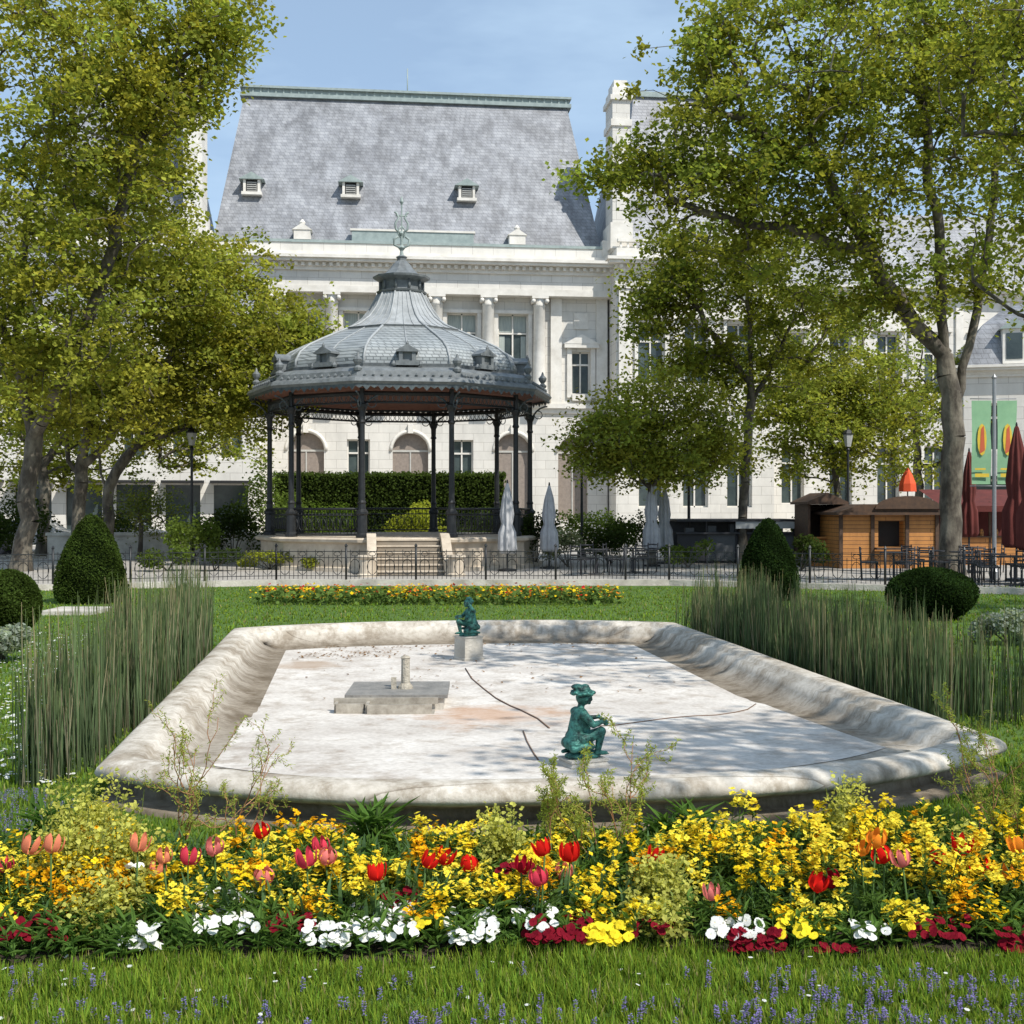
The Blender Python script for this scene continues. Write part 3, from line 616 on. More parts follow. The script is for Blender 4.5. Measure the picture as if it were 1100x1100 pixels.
# ---------------------------------------------------------------- trees
LT=np.array([(0,0,0),(.42,.35,.07),(.30,.75,.05),(0,1,-.03),(-.30,.75,.05),(-.42,.35,.07)]); LT[:,1]-=.4; LF=np.array([(0,1,2,3),(0,3,4,5)])
LK=np.array([(0,-.45,0),(.40,.05,.08),(0,.55,-.02),(-.40,.05,.08)]); LKF=np.array([(0,1,2,3)])
def resample(pts,step=.5):
    out=[]
    P=[np.array(p,float) for p in pts]
    n_=len(P)
    for i in range(n_-1):
        p0=P[max(i-1,0)];p1=P[i];p2=P[i+1];p3=P[min(i+2,n_-1)]
        k=max(1,int(np.linalg.norm(p2-p1)/step))
        for j in range(k):
            t=j/k; out.append(.5*((2*p1)+(-p0+p2)*t+(2*p0-5*p1+4*p2-p3)*t*t+(-p0+3*p1-3*p2+p3)*t**3))
    out.append(P[-1]); return out
def tree(name,limbs,crowns,base=(.30,.32,.055),leaf=.14,lpt=70,spread=.5,trunk_r=.3,rt=.010,seed=1,shell=.5):
    r=np.random.default_rng(seed)
    pos=[];par=[]
    for li,l in enumerate(limbs):
        q=resample(l)
        if li==0: prev=-1
        else:
            d=np.linalg.norm(np.array(pos)-q[0],axis=1); prev=int(np.argmin(d)); q=q[1:]
        for p in q:
            w_=p+r.normal(size=3)*.05*(1 if len(pos)>2 else 0); pos.append(w_); par.append(prev); prev=len(pos)-1
    tips=[]
    for (c,rad,nt) in crowns:
        d=r.normal(size=(nt,3)); d/=np.linalg.norm(d,axis=1)[:,None]; rr=r.random(nt)**(shell)
        t=np.array(c)+d*rr[:,None]*np.array(rad)*(1+.14*r.normal(size=(nt,1))); tips.append(t)
    tips=np.concatenate(tips); P=np.array(pos)
    dm=np.array([np.min(np.linalg.norm(P-t,axis=1)) for t in tips]); tips=tips[np.argsort(dm)]
    fork=limbs[0][-1][2]*.55
    tipn=[]
    buf=np.zeros((len(P)+len(tips)*16,3)); buf[:len(P)]=P; cnt=len(P)
    for t in tips:
        X=buf[:cnt]; dv=t-X; dist=np.linalg.norm(dv,axis=1)
        cost=dist+.9*np.maximum(0,X[:,2]-t[2]+.15*dist)+ 3*(X[:,2]<fork*.75)
        j=int(np.argmin(cost)); st=X[j].copy(); L_=dist[j]; k=min(14,max(2,int(L_/.55)))
        off=r.normal(size=3)*.09*L_; off[2]+=.10*L_; prev=j
        for q in range(1,k+1):
            f=q/k; p=st+(t-st)*f+off*4*f*(1-f)*.6+r.normal(size=3)*.04*(q<k)
            buf[cnt]=p; par.append(prev); prev=cnt; cnt+=1
        tipn.append(prev)
    P=buf[:cnt]; par=np.array(par)
    cntt=np.zeros(cnt); cntt[tipn]+=1
    for i in range(cnt-1,0,-1): 
        if par[i]>=0: cntt[par[i]]+=cntt[i]
    N_=max(2,len(tips)); ex=math.log(trunk_r/rt)/math.log(N_)
    rad=rt*np.maximum(cntt,1)**ex
    hh=P[:,2]; rad*=1+.5*np.exp(-hh/.35)*(cntt>N_*.9)
    m=MB(); E=np.where(par>=0)[0]
    for sel,k in ((rad[E]>.06,10),(rad[E]<=.06,4)):
        e_=E[sel]; 
        if len(e_)==0: continue
        a=P[par[e_]];b=P[e_]; d=b-a; ln=np.linalg.norm(d,axis=1)[:,None]+1e-6; d/=ln
        ref=np.where(np.abs(d[:,2:3])>.9,np.array([[1.,0,0]]),np.array([[0,0,1.]])); x=np.cross(d,ref); x/=np.linalg.norm(x,axis=1)[:,None]; y=np.cross(d,x)
        ra=np.minimum(rad[par[e_]],rad[e_]*1.35)[:,None,None]; rb=rad[e_][:,None,None]
        t=np.arange(k)*2*math.pi/k; cs=np.cos(t)[None,:,None]; sn=np.sin(t)[None,:,None]
        ring=x[:,None,:]*cs+y[:,None,:]*sn
        Vv=np.concatenate([a[:,None,:]-d[:,None,:]*.02+ring*ra,b[:,None,:]+d[:,None,:]*.02+ring*rb],1).reshape(-1,3)
        f=np.array([(i,(i+1)%k,(i+1)%k+k,i+k) for i in range(k)]); Fc=(f[None]+(np.arange(len(e_))*2*k)[:,None,None]).reshape(-1,4)
        m.add(Vv,Fc,0,smooth=True)
    cl=np.array(tipn); c=np.repeat(P[cl],lpt,0); sp=np.repeat(spread*(.6+.8*r.random(len(cl))),lpt)[:,None]
    pos_=c+r.normal(size=c.shape)*sp*np.array([1,1,.62])*.60
    tone=np.repeat((.62+.6*r.random(len(cl)))[:,None],lpt,0)*(.7+.6*r.random((len(c),1)))
    hue=np.repeat(r.random(len(cl))[:,None],lpt,0)
    colr=np.array(base)*tone*np.concatenate([1+.25*(hue-.5),1+0*hue,1-.2*(hue-.5)],1)
    keep=r.random(len(c))<np.repeat(.3+.7*r.random(len(cl)),lpt)
    pos_=pos_[keep]; colr=colr[keep]
    inst(m,LK,LKF,pos_,randR(len(pos_),.35,r),leaf*(.7+.65*r.random(len(pos_))),colr,1)
    return m.build(name,[M_bark,M_leaf])
def ball(px,py,D,rx,ry,rz,n_): return (W(px,py,D),(rx,ry,rz),n_)
RB=(.235,.265,.045)
tree("plane_tree",[[W(22,612,38)*[1,1,0],W(30,520,38),W(34,470,38),W(20,380,37.5),W(30,250,37),W(60,120,37)],[W(32,475,38),W(70,400,37),W(110,300,37),W(140,180,36.5),W(180,90,36)],[W(22,390,37.5),W(-30,280,36),W(-60,150,36)]],
 [ball(60,210,35.5,4.0,3,4.0,240),ball(135,90,35.5,3.0,3,2.6,160),ball(225,25,36,1.7,2,1.1,56),ball(215,85,36,1.0,1.5,1.4,36),ball(-30,330,37,3,3,3,50),ball(60,10,36,5,4,2.2,120),ball(50,370,36,3.2,2.6,2.4,120)],trunk_r=.27,seed=3,lpt=88,leaf=.155)
tree("plane_tree",[[W(84,600,42)*[1,1,0],W(84,540,42),W(88,500,42),W(100,430,42),W(120,330,42),W(130,200,42)],[W(86,520,42),W(60,440,42),W(40,360,41),W(30,280,41)],[W(90,500,42),W(140,440,42),W(185,380,43),W(215,300,43)]],
 [ball(90,410,41,3.6,3.2,2.3,180),ball(180,310,42,2.8,3,2.3,160),ball(110,240,42,3.4,3.5,3.0,150),ball(165,180,41,1.6,2,2.0,56)],trunk_r=.22,seed=4,lpt=84,leaf=.155)
tree("plane_tree",[[W(118,600,45)*[1,1,0],W(116,540,45),W(135,490,45),W(190,430,45),W(240,370,45)],[W(135,492,45),W(165,470,45),W(250,440,45.5),W(290,400,45)],[W(118,540,45),W(105,470,45),W(110,400,45)]],
 [ball(250,375,44,3.0,3,2.8,220),ball(180,415,44,3.2,3,2.1,170),ball(310,355,45,1.7,2,1.5,80),ball(235,285,45,1.9,2,1.4,60),ball(260,440,44,2.2,2,1.2,70)],trunk_r=.2,seed=5,lpt=86,leaf=.155)
tree("plane_tree",[[W(45,600,50)*[1,1,0],W(47,530,50),W(40,470,50),W(20,400,50)],[W(45,500,50),W(90,440,50),W(110,400,50)]],
 [ball(20,430,50,4,4,2.8,140),ball(130,440,52,3,3,2,80),ball(200,470,54,3.6,2,1.8,90),ball(60,500,54,3.6,2,1.3,70)],trunk_r=.22,seed=6,lpt=72,leaf=.17,base=RB)
tree("young_tree",[[W(150,600,46)*[1,1,0],W(152,560,46),W(150,520,46)]],[ball(155,545,46,1.7,1.4,1.2,60)],trunk_r=.08,seed=16,lpt=60,leaf=.1,base=(.16,.19,.045))
tree("plane_tree",[[W(1022,610,36)*[1,1,0],W(1020,540,36),W(1024,470,36),W(1012,385,36),W(975,335,36),W(930,270,35.5),W(890,190,35),W(860,110,35)],
 [W(1022,450,36),W(1045,350,36),W(1062,250,36),W(1075,120,36),W(1080,10,36)],[W(1014,395,36),W(1012,290,35.5),W(1000,180,35),W(985,60,35)],[W(935,275,35.5),W(860,250,35),W(780,235,34.5),W(720,215,34)],[W(890,190,35),W(800,130,34),W(740,110,34)]],
 [ball(880,90,34.5,5.0,3.8,3.3,300),ball(1030,120,35.5,3.4,4,4,200),ball(780,190,34,2.4,2.6,2.6,130),ball(765,60,34,.9,1.6,1.6,40),ball(700,180,34,1.4,1.4,.9,40),ball(880,240,35,3.2,3,2.0,130),ball(645,192,33.5,.9,.6,.35,16),ball(1000,-20,36,6,4,2,130),ball(1040,300,36,2.2,2,1.2,40),ball(950,320,36,1.8,2,1.0,30)],trunk_r=.31,seed=8,lpt=78,base=RB,spread=.46,leaf=.15)
tree("plane_tree",[[W(797,600,43)*[1,1,0],W(800,520,43),W(806,430,43),W(806,360,43),W(800,280,43)],[W(806,430,43),W(840,370,43),W(870,310,43)],[W(806,410,43),W(760,350,43),W(735,310,43)]],
 [ball(795,300,43,2.9,3,2.6,140),ball(730,300,43,1.9,2,2.0,90),ball(700,340,43,1.3,1.6,1.8,44),ball(755,385,43,1.7,1.6,1.3,50),ball(865,345,43,2.4,2.4,1.8,80),ball(810,400,43,2.2,2,1.2,50)],trunk_r=.16,seed=9,lpt=78,spread=.48,base=RB,leaf=.15)
tree("linden_tree",[[W(700,600,41)*[1,1,0],W(702,560,41),W(700,500,41),W(705,440,41)],[W(701,530,41),W(660,480,41)],[W(701,520,41),W(750,470,41)]],
 [ball(705,455,41,2.4,2.2,1.75,190),ball(650,480,41,1.4,1.4,1.3,80),ball(765,480,41,1.3,1.4,1.3,70),ball(700,500,41,2.2,1.8,.9,70)],trunk_r=.10,seed=10,lpt=90,leaf=.13,base=(.31,.34,.06))
tree("plane_tree",[[W(905,600,48)*[1,1,0],W(900,540,48),W(896,480,48),W(890,420,48)],[W(900,510,48),W(930,450,48),W(960,420,48)],[W(898,500,48),W(860,450,48)]],
 [ball(875,470,48,2.8,2.6,2.4,150),ball(955,455,48,2.8,2.6,2.4,130),ball(845,430,48,2,2,1.6,60),ball(910,410,48,3,2,1.4,70)],trunk_r=.13,seed=11,lpt=70,base=(.26,.29,.05),leaf=.155)
tree("plane_tree",[[(20.5,29,0),(20.2,29,4),W(1160,260,29),W(1150,150,29)],[(20.2,29,4),W(1080,330,30),W(1050,240,30)]],
 [ball(1120,200,29,2.4,3,3.4,110),ball(1095,40,29,2,3,2.4,80)],trunk_r=.24,seed=12,lpt=72,base=RB)
tree("plane_tree",[[W(990,600,60)*[1,1,0],W(985,500,60),W(980,420,60)]],[ball(985,430,60,5.5,3,3.6,160),ball(1080,470,58,3,3,2.4,60),ball(860,400,62,5,3,4,110),ball(930,330,62,4,3,2.5,60)],trunk_r=.2,seed=13,lpt=60,leaf=.19,base=(.24,.275,.055))
for i,(x,y,h,rr) in enumerate([(7.7,4.0,9.2,2.5),(7.9,10.6,10.0,2.6),(14.5,19,10.0,3.2),(18.5,23.5,9,3.0),(12.2,7.5,11,2.6)]):
    tree("plane_tree",[[(x,y,0),(x+.1,y,3),(x,y+.1,5.5),(x,y,h)],[(x,y,4.5),(x+1.5,y+.5,h-.5)],[(x,y,5),(x-1.3,y+.8,h-.5)]],[((x,y,h),(rr,rr,1.7),75)],trunk_r=.25,seed=20+i,lpt=50,leaf=.15,spread=.42)
# ---------------------------------------------------------------- shrubs, topiary, hedge
def shrub(name,c,rad,n_,leaf,base,seed=1):
    r=np.random.default_rng(seed); m=MB(); k=max(6,int(n_/220))
    d=r.normal(size=(k,3)); d/=np.linalg.norm(d,axis=1)[:,None]; d[:,2]=np.abs(d[:,2])*1.0-.15
    cc=np.array(c)+d*np.array(rad)*(.45+.4*r.random((k,1)))
    idx=r.integers(0,k,n_); g=r.normal(size=(n_,3)); g/=np.linalg.norm(g,axis=1)[:,None]
    p=cc[idx]+g*np.array(rad)*.38*(r.random((n_,1))**.4)
    p[:,2]=np.maximum(p[:,2],.05)
    tone=(.65+.6*r.random(k))[idx][:,None]*(.7+.6*r.random((n_,1)))
    inst(m,LT,LF,p,randR(n_,.3,r),leaf*(.7+.6*r.random(n_)),np.array(base)*tone,1)
    for i in range(k): tube(m,[(c[0],c[1],0),tuple((np.array([c[0],c[1],0])+cc[i])/2+[0,0,.05]),tuple(cc[i])],[.02,.015,.006],4,0)
    return m.build(name,[M_bark,M_leaf])
def topiary(name,x,y,prof_,seed,base=(.022,.042,.012),n_=16000,leaf=.035):
    r=np.random.default_rng(seed); m=MB()
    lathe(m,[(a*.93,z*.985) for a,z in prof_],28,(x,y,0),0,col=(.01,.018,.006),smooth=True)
    z=np.array([q[1] for q in prof_]); R=np.array([q[0] for q in prof_])
    ds=np.hypot(np.diff(z),np.diff(R))*(R[1:]+R[:-1]); cum=np.concatenate([[0],np.cumsum(ds)]); t=r.random(n_)*cum[-1]
    zz=np.interp(t,cum,z); rr=np.interp(t,cum,R); a=r.random(n_)*2*math.pi
    bump=1+.03*np.sin(a*5+zz*4)+.025*np.sin(a*11-zz*9+seed)
    rr=rr*(bump-.05+.07*r.random(n_))
    p=np.stack([x+rr*np.cos(a),y+rr*np.sin(a),zz+.012*r.normal(size=n_)],1)
    tone=(.5+1.1*r.random((n_,1)))*(1+.3*np.sin(a*3+zz*7))[:,None]
    inst(m,LK,LKF,p,randR(n_,.0,r),leaf*(.7+.7*r.random(n_)),np.array(base)*tone,0)
    return m.build(name,[M_leaf])
def coneprof(R,H): return [(R*.8,.02),(R*.98,.15),(R,.35),(R*.95,H*.35),(R*.8,H*.55),(R*.58,H*.75),(R*.35,H*.9),(R*.15,H*.98),(.01,H)]
def ballprof(R,H): return [(R*.6,.02)]+[(R*math.cos(t),H/2+H/2*math.sin(t)) for t in np.linspace(-1.0,1.55,12)]
topiary("topiary_cone",*W(98,0,25.2)[:2],coneprof(.72,1.85),1,base=(.055,.085,.018))
topiary("topiary_cone",*W(825,0,26)[:2],coneprof(.64,1.76),2)
topiary("topiary_ball",*W(8,0,18.8)[:2],ballprof(.5,1.02),3,base=(.055,.085,.018))
topiary("topiary_ball",*W(1000,0,21.5)[:2],ballprof(.78,.92),4)
r=np.random.default_rng(5); m=MB(); hx0,hx1=-11.5,-.3
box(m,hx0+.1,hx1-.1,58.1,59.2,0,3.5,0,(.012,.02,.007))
n_=16000; p=np.stack([r.uniform(hx0,hx1,n_),58+.12*r.normal(size=n_),r.uniform(.1,3.6,n_)],1); p[:4000,2]=3.55+.08*r.normal(size=4000); p[:4000,1]=r.uniform(58,59.2,4000)
inst(m,LK,LKF,p,randR(n_,0,r),.12*(.7+.6*r.random(n_)),np.array((.06,.09,.02))*(.5+r.random((n_,1))),0); m.build("clipped_hedge",[M_leaf])
YG=(.28,.31,.04); DG=(.05,.075,.02); MG=(.12,.17,.035)
for i,(px,py,D,rx,rz,n_,lf,b) in enumerate([(445,530,52,1.6,1.6,2600,.11,YG),(290,600,39,1.0,.5,1500,.08,YG),(330,603,38.5,.8,.35,1000,.08,(.2,.22,.03)),(250,570,44,1.6,1.6,3000,.1,DG),(205,575,42,1.2,1.5,2000,.1,MG),
   (575,575,41.5,1.1,1.5,2600,.09,DG),(655,580,42,1.3,1.3,2600,.09,DG),(610,585,40.5,.9,.9,1800,.08,(.32,.36,.2)),(285,545,50,2,2.4,3200,.11,MG),(180,590,38,1.0,.8,1400,.09,MG),
   (20,560,48,2,1.8,2500,.12,DG),(740,590,40,1.0,.8,1500,.08,MG),(520,560,52,1.8,1.4,2200,.1,DG),(350,545,52,1.8,1.6,2200,.1,(.09,.14,.02)),(880,590,47,1.6,1.4,2200,.1,DG),(1085,665,17.5,.55,.45,1800,.06,(.28,.32,.27)),(2,700,15.5,.5,.35,1500,.06,(.3,.34,.28)),(860,600,38,1.0,.8,1500,.09,DG),
   (130,560,50,1.6,1.5,2200,.1,DG),(230,600,38,.9,.6,1200,.08,DG),(690,575,46,1.6,1.3,2200,.1,DG),(640,560,50,1.6,1.6,2200,.1,MG)]):
    x=(px-550)/F*D; shrub("shrub",(x,D,rz*.55),(rx,rx*.8,rz),n_,lf,b,seed=40+i)
# ---------------------------------------------------------------- rushes
def rushes(name,u0,u1,v0,v1,n_,h,seed):
    r=np.random.default_rng(seed); m=MB(); cl=r.uniform(0,1,(int(n_/26),2)); idx=r.integers(0,len(cl),n_)
    u=u0+(u1-u0)*cl[idx,0]+.06*r.normal(size=n_); v=v0+(v1-v0)*cl[idx,1]+.07*r.normal(size=n_)
    u=np.clip(u,u0-.05,u1+.05)
    x=P0[0]+u*CA-v*SA; y=P0[1]+u*SA+v*CA
    T=[];fc=[]
    zs=[0,.35,.7,1]; rr=[1,1,.85,.4]; bend=[0,.01,.04,.1]
    for j,(z,q,b) in enumerate(zip(zs,rr,bend)):
        for k in range(3): a=2*math.pi*k/3; T.append((q*math.cos(a),q*math.sin(a)+b*14,z))
    for j in range(3):
        for k in range(3): fc.append((j*3+k,j*3+(k+1)%3,(j+1)*3+(k+1)%3,(j+1)*3+k))
    clh=(.62+.5*r.random(len(cl)))[idx]
    S=np.stack([.0036+.002*r.random(n_)]*2+[h*(.6+.5*r.random(n_))*clh],1)
    tc=np.array([[.75]*3]*3+[[.95]*3]*3+[[1]*3]*3+[[1.1,1.0,.9]]*3)
    col=np.array((.17,.235,.115))*(.5+.85*r.random((n_,1))); br=r.random(n_)<.2; col[br]=np.array((.38,.36,.24))*(.6+.6*r.random((br.sum(),1)))
    inst(m,T,fc,np.stack([x,y,np.full(n_,.02)],1),rotyt(r.uniform(0,6.28,n_),.08*r.normal(size=n_)),S,col,0,tc=tc)
    return m.build(name,[M_leaf])
rushes("horsetail_rushes",-3.98,-3.42,-8.4,.2,2900,1.12,1)
rushes("horsetail_rushes",3.5,4.6,-7.2,1.4,4600,.98,2)
# ---------------------------------------------------------------- grass
def inpool(x,y,mg=.05):
    u=(x-P0[0])*CA+(y-P0[1])*SA; v=-(x-P0[0])*SA+(y-P0[1])*CA
    t=np.clip(np.abs(u)/3.2,0,1); lo=-9-1.1*(1-t**2.6); hi=.75*(1-t**2.6)
    return (np.abs(u)<3.2+mg)&(v>lo-mg)&(v<hi+mg)
def bedfront(x): return 5.28+.07*np.sin(x*1.3+.5)+.05*np.sin(x*3.7)
def bedback(x): return 6.75+.12*np.sin(x*1.1)
r=np.random.default_rng(11)
def grass(m,y0,y1,dens,h,wd,seed):
    r=np.random.default_rng(seed); hw=lambda y:.47*y+.7
    area=(y1-y0)*2*hw((y0+y1)/2); n_=int(area*dens); y=r.uniform(y0,y1,n_); x=r.uniform(-1,1,n_)*hw(y)
    k=~inpool(x,y)&~((y>bedfront(x)+.02)&(y<bedback(x)-.05)); x=x[k];y=y[k];n_=len(x)
    T=np.array([(-1,0,0),(1,0,0),(-.8,.12,.5),(.8,.12,.5),(0,.45,1.)]); fc3=np.array([(2,3,4)]); fc4=np.array([(0,1,3,2)])
    patch=.75+.5*(.5+.5*np.sin(x*2.1+np.sin(y*1.7)*2)*np.cos(y*2.3+x))+.3*np.sin(x*9+y*7)*np.sin(x*5-y*11)
    hh=h*(.45+.8*r.random(n_))*patch; S=np.stack([wd*(.6+.7*r.random(n_)),hh*.8,hh],1)
    col=np.array((.17,.27,.035))*(.55+.8*r.random((n_,1)))*np.stack([.85+.45*r.random(n_),np.ones(n_),np.ones(n_)],1)
    dry=r.random(n_)<.05; col[dry]=np.array((.36,.32,.14))*(.6+.6*r.random((dry.sum(),1)))
    R=rotyt(r.uniform(0,6.28,n_),.25*r.normal(size=n_)); pos=np.stack([x,y,np.full(n_,.018)],1)
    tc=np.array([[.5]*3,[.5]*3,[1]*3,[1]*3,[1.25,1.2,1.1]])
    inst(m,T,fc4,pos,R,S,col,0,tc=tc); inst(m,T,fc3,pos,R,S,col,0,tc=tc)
m=MB()
grass(m,4.2,5.5,9000,.066,.0032,1); grass(m,6.5,9,2600,.055,.004,2); grass(m,9,14,800,.05,.006,3); grass(m,14,30,150,.05,.012,4)
m.build("grass",[M_grassb])
def daisies(m,pts,s,col,tilt=.3):
    n_=len(pts); a=np.linspace(0,2*math.pi,7)[:-1]; T=[(0,0,.05)]+[(math.cos(t),math.sin(t),0) for t in a]; fc=[(0,i+1,(i+1)%6+1) for i in range(6)]
    rr=np.random.default_rng(len(pts)); inst(m,T,fc,pts,rotyt(rr.uniform(0,6.28,n_),rr.normal(size=n_)*tilt),s*(.7+.6*rr.random(n_)),col,0)
m=MB(); n_=90; x=r.uniform(-2.6,2.6,n_); y=r.uniform(4.3,5.3,n_); daisies(m,np.stack([x,y,.05+.02*r.random(n_)],1),.010,(.75,.75,.72))
n_=1300; D=r.uniform(8.5,19,n_); x=(r.uniform(-60,110,n_)-550)/F*D-.2; k=~inpool(x,D,.3); daisies(m,np.stack([x,D,np.full(n_,.06)],1)[k],.018,(.75,.75,.72))
m.build("lawn_daisies",[M_petal])
m=MB()
def bugle(pts,h):
    n_=len(pts); rr=np.random.default_rng(n_)
    lv=8
    for j in range(lv):
        for q in range(4):
            a=rr.uniform(0,6.28,n_); f=(j+1)/lv; rad=.006*(1.15-f*.7)
            p=pts+np.stack([np.cos(a)*rad,np.sin(a)*rad,h*(.35+.65*f)],1)
            inst(m,[(0,0,0),(.5,.6,0),(0,1.1,.2),(-.5,.6,0)],[(0,1,2,3)],p,rotyt(a-math.pi/2,.3*rr.normal(size=n_)),.0075*(.8+.5*rr.random(n_)),np.array((.24,.20,.44))*(.6+.7*rr.random((n_,1))))
    T=[(-.5,0,0),(.5,0,0),(.3,0,1),(-.3,0,1)]; inst(m,T,[(0,1,2,3)],pts,rotyt(rr.uniform(0,6,n_),0*h),np.stack([np.full(n_,.004),np.full(n_,.004),h],1),(.08,.10,.05))
n_=225; px=np.concatenate([r.normal(930,120,110),r.uniform(430,1100,60),r.normal(60,60,20),r.uniform(0,500,35)]); D=4.5+.55*r.random(n_)**1.4
bugle(np.stack([(px-550)/F*D,D,np.full(n_,.02)],1),.055+.035*r.random(n_))
n_=90; px=r.uniform(-20,80,n_); D=r.uniform(7.1,8.2,n_); bugle(np.stack([(px-550)/F*D,D,np.full(n_,.02)],1),.07+.05*r.random(n_))
m.build("bugle_flowers",[M_petal])
m=MB(); n_=420; u=r.normal(size=n_)*1.6; v=r.uniform(-5.0,-.3,n_); u[:170]=-1.6+.5*r.normal(size=170); v[:170]=-1.0+.25*r.normal(size=170); u[170:280]=r.uniform(-2.2,2.2,110); v[170:280]=-.25+.1*r.normal(size=110); k=np.abs(u)<2.3
u=u[k];v=v[k]; x=P0[0]+u*CA-v*SA; y=P0[1]+u*SA+v*CA
inst(m,LK,LKF,np.stack([x,y,np.full(len(x),.046)],1),randR(len(x),2.5,r),.038*(.5+r.random(len(x))),np.array((.22,.12,.05))*(.5+.9*r.random((len(x),1)))); m.build("fallen_leaves",[M_leaf])
# ---------------------------------------------------------------- flower bed
mb=MB(); xs=np.linspace(-4.5,4.5,60); V=[];
rows=5
for j in range(rows):
    f=j/(rows-1)
    for xx in xs: V.append((xx,float(bedfront(xx)*(1-f)+bedback(xx)*f),.024+.05*math.sin(math.pi*f)))
mb.add(V,[(j*60+i,j*60+i+1,(j+1)*60+i+1,(j+1)*60+i) for j in range(rows-1) for i in range(59)]); mb.build("flower_bed_soil",[mat("soil",(.07,.05,.035),(.03,.022,.015),scale=20,rough=1,bump=.8)])
LL=np.array([(0,0,0),(.5,.25,.02),(.42,.6,.03),(0,1,-.12),(-.42,.6,.03),(-.5,.25,.02)])
def stems_leaves(m,base,h,r,leaves=9,lw=.018,ll=.07,col=(.07,.12,.03),lean=.12,stemr=.0028):
    n_=len(base); ly=r.uniform(0,6.28,n_); tl=lean*np.abs(r.normal(size=n_)); R=rotyt(ly,tl)
    T=[(math.cos(a),math.sin(a),z) for z in(0,1) for a in(0,2.1,4.2)]; fc=[(0,1,4,3),(1,2,5,4),(2,0,3,5)]
    inst(m,T,fc,base,R,np.stack([np.full(n_,stemr)]*2+[h],1),np.array(col)*.9)
    top=base+np.einsum('mij,j->mi',R,[0,0,1.])*h[:,None]
    for k in range(leaves):
        f=.12+.8*(k+r.random(n_))/leaves; p=base+(top-base)*f[:,None]; yw=r.uniform(0,6.28,n_)
        inst(m,LL,LF,p,rotyt(yw,.2+.7*r.random(n_)),np.stack([lw*(.7+.6*r.random(n_)),ll*(.6+.8*r.random(n_)),ll*np.ones(n_)],1),np.array(col)*(.6+.8*r.random((n_,1))))
    return top
PT=np.array([(0,0,0),(.42,.45,.10),(.30,.95,.02),(-.30,.95,.02),(-.42,.45,.10)])
def fourpetal(m,c,s,col,r,np_=4,tilt0=.5):
    n_=len(c); base=rotyt(r.uniform(0,6.28,n_),tilt0*np.abs(r.normal(size=n_))+.1)
    for k in range(np_):
        a=2*math.pi*k/np_; Rk=rotyt(np.full(n_,a),np.full(n_,.18)); R=np.einsum('mij,mjk->mik',base,Rk)
        inst(m,PT,[(0,1,2,3,4)],c,R,s,col*(.85+.3*r.random((n_,1))))
    inst(m,[(-.15,-.15,.08),(.15,-.15,.08),(.15,.15,.08),(-.15,.15,.08)],[(0,1,2,3)],c,base,s,np.array(col)*np.array([.8,.55,.4]))
m=MB(); rw=np.random.default_rng(21)
def wallflowers(m,cx,cy,ns,h0,rad,r,s=.0155):
    n_=ns; base=np.stack([cx+rad*r.normal(size=n_),cy+rad*.8*r.normal(size=n_),np.full(n_,.04)],1); h=h0*(.5+.55*r.random(n_))
    top=stems_leaves(m,base,h,r,leaves=11,lw=.014,ll=.075,col=(.10,.17,.04))
    K=16; c=np.repeat(top,K,0)+r.normal(size=(n_*K,3))*np.array([.018,.018,.028])
    hue=r.random(); colb=np.array((.88,.64+.12*hue,.02+.06*hue)); 
    if r.random()<.14: colb=np.array((.87,.46,.015))
    fourpetal(m,c,s*(.65+.65*r.random(len(c))),np.broadcast_to(colb,(len(c),3))*(.75+.35*r.random((len(c),1))),r)
spots=[]
for px in range(-10,1130,17):
    for q in range(3):
        pxx=px+rw.normal()*10; D=rw.uniform(5.6,6.6)
        if 640<pxx<700 and rw.random()<.5: continue
        if 100<pxx<235 and rw.random()<.45: continue
        if 520<pxx<570 and rw.random()<.5: continue
        if 375<pxx<435 and D>6.1: continue
        if rw.random()<.14: continue
        spots.append((pxx,D))
for pxx,D in spots:
    hh=.26 if pxx<700 else .32
    if 780<pxx<1000: hh=.40
    if 60<pxx<160: hh=.34
    wallflowers(m,(pxx-550)/F*D,D,5,hh*rw.uniform(.65,1.12),.06,rw)
for pxx in (20,60,95,190,300,325,345,450,470,520,640,665,700,770,850,875,960,985,1030,1070,620,215): wallflowers(m,(pxx-550)/F*5.5,rw.uniform(5.42,5.62),6,rw.uniform(.12,.19),.045,rw,.015)
m.build("yellow_wallflowers",[M_petal])
m=MB(); n_=3000; x=rw.uniform(-3.1,3.1,n_); y=bedfront(x)+.02+(bedback(x)-bedfront(x)-.06)*rw.random(n_)
stems_leaves(m,np.stack([x,y,np.full(n_,.03)],1),.05+.13*rw.random(n_)+.06*(y-5.3),rw,leaves=7,lw=.02,ll=.085,col=(.10,.18,.04),lean=.35)
n_=1300; x=rw.uniform(-3.1,3.1,n_); y=bedfront(x)+.25+(bedback(x)-bedfront(x)-.3)*rw.random(n_)
T=np.array([(-.35,0,0),(.35,0,0),(-.5,.05,.4),(.5,.05,.4),(-.3,.18,.8),(.3,.18,.8),(0,.35,1.)]); 
hh=.13+.15*rw.random(n_); S=np.stack([.022+.016*rw.random(n_),hh,hh],1); R=rotyt(rw.uniform(0,6.28,n_),.2*rw.normal(size=n_)); c=np.array((.12,.21,.09))*(.6+.7*rw.random((n_,1)))
inst(m,T,[(0,1,3,2),(2,3,5,4)],np.stack([x,y,np.full(n_,.03)],1),R,S,c); inst(m,T,[(4,5,6)],np.stack([x,y,np.full(n_,.03)],1),R,S,c)
m.build("flower_bed_foliage",[M_leaf])
m=MB()
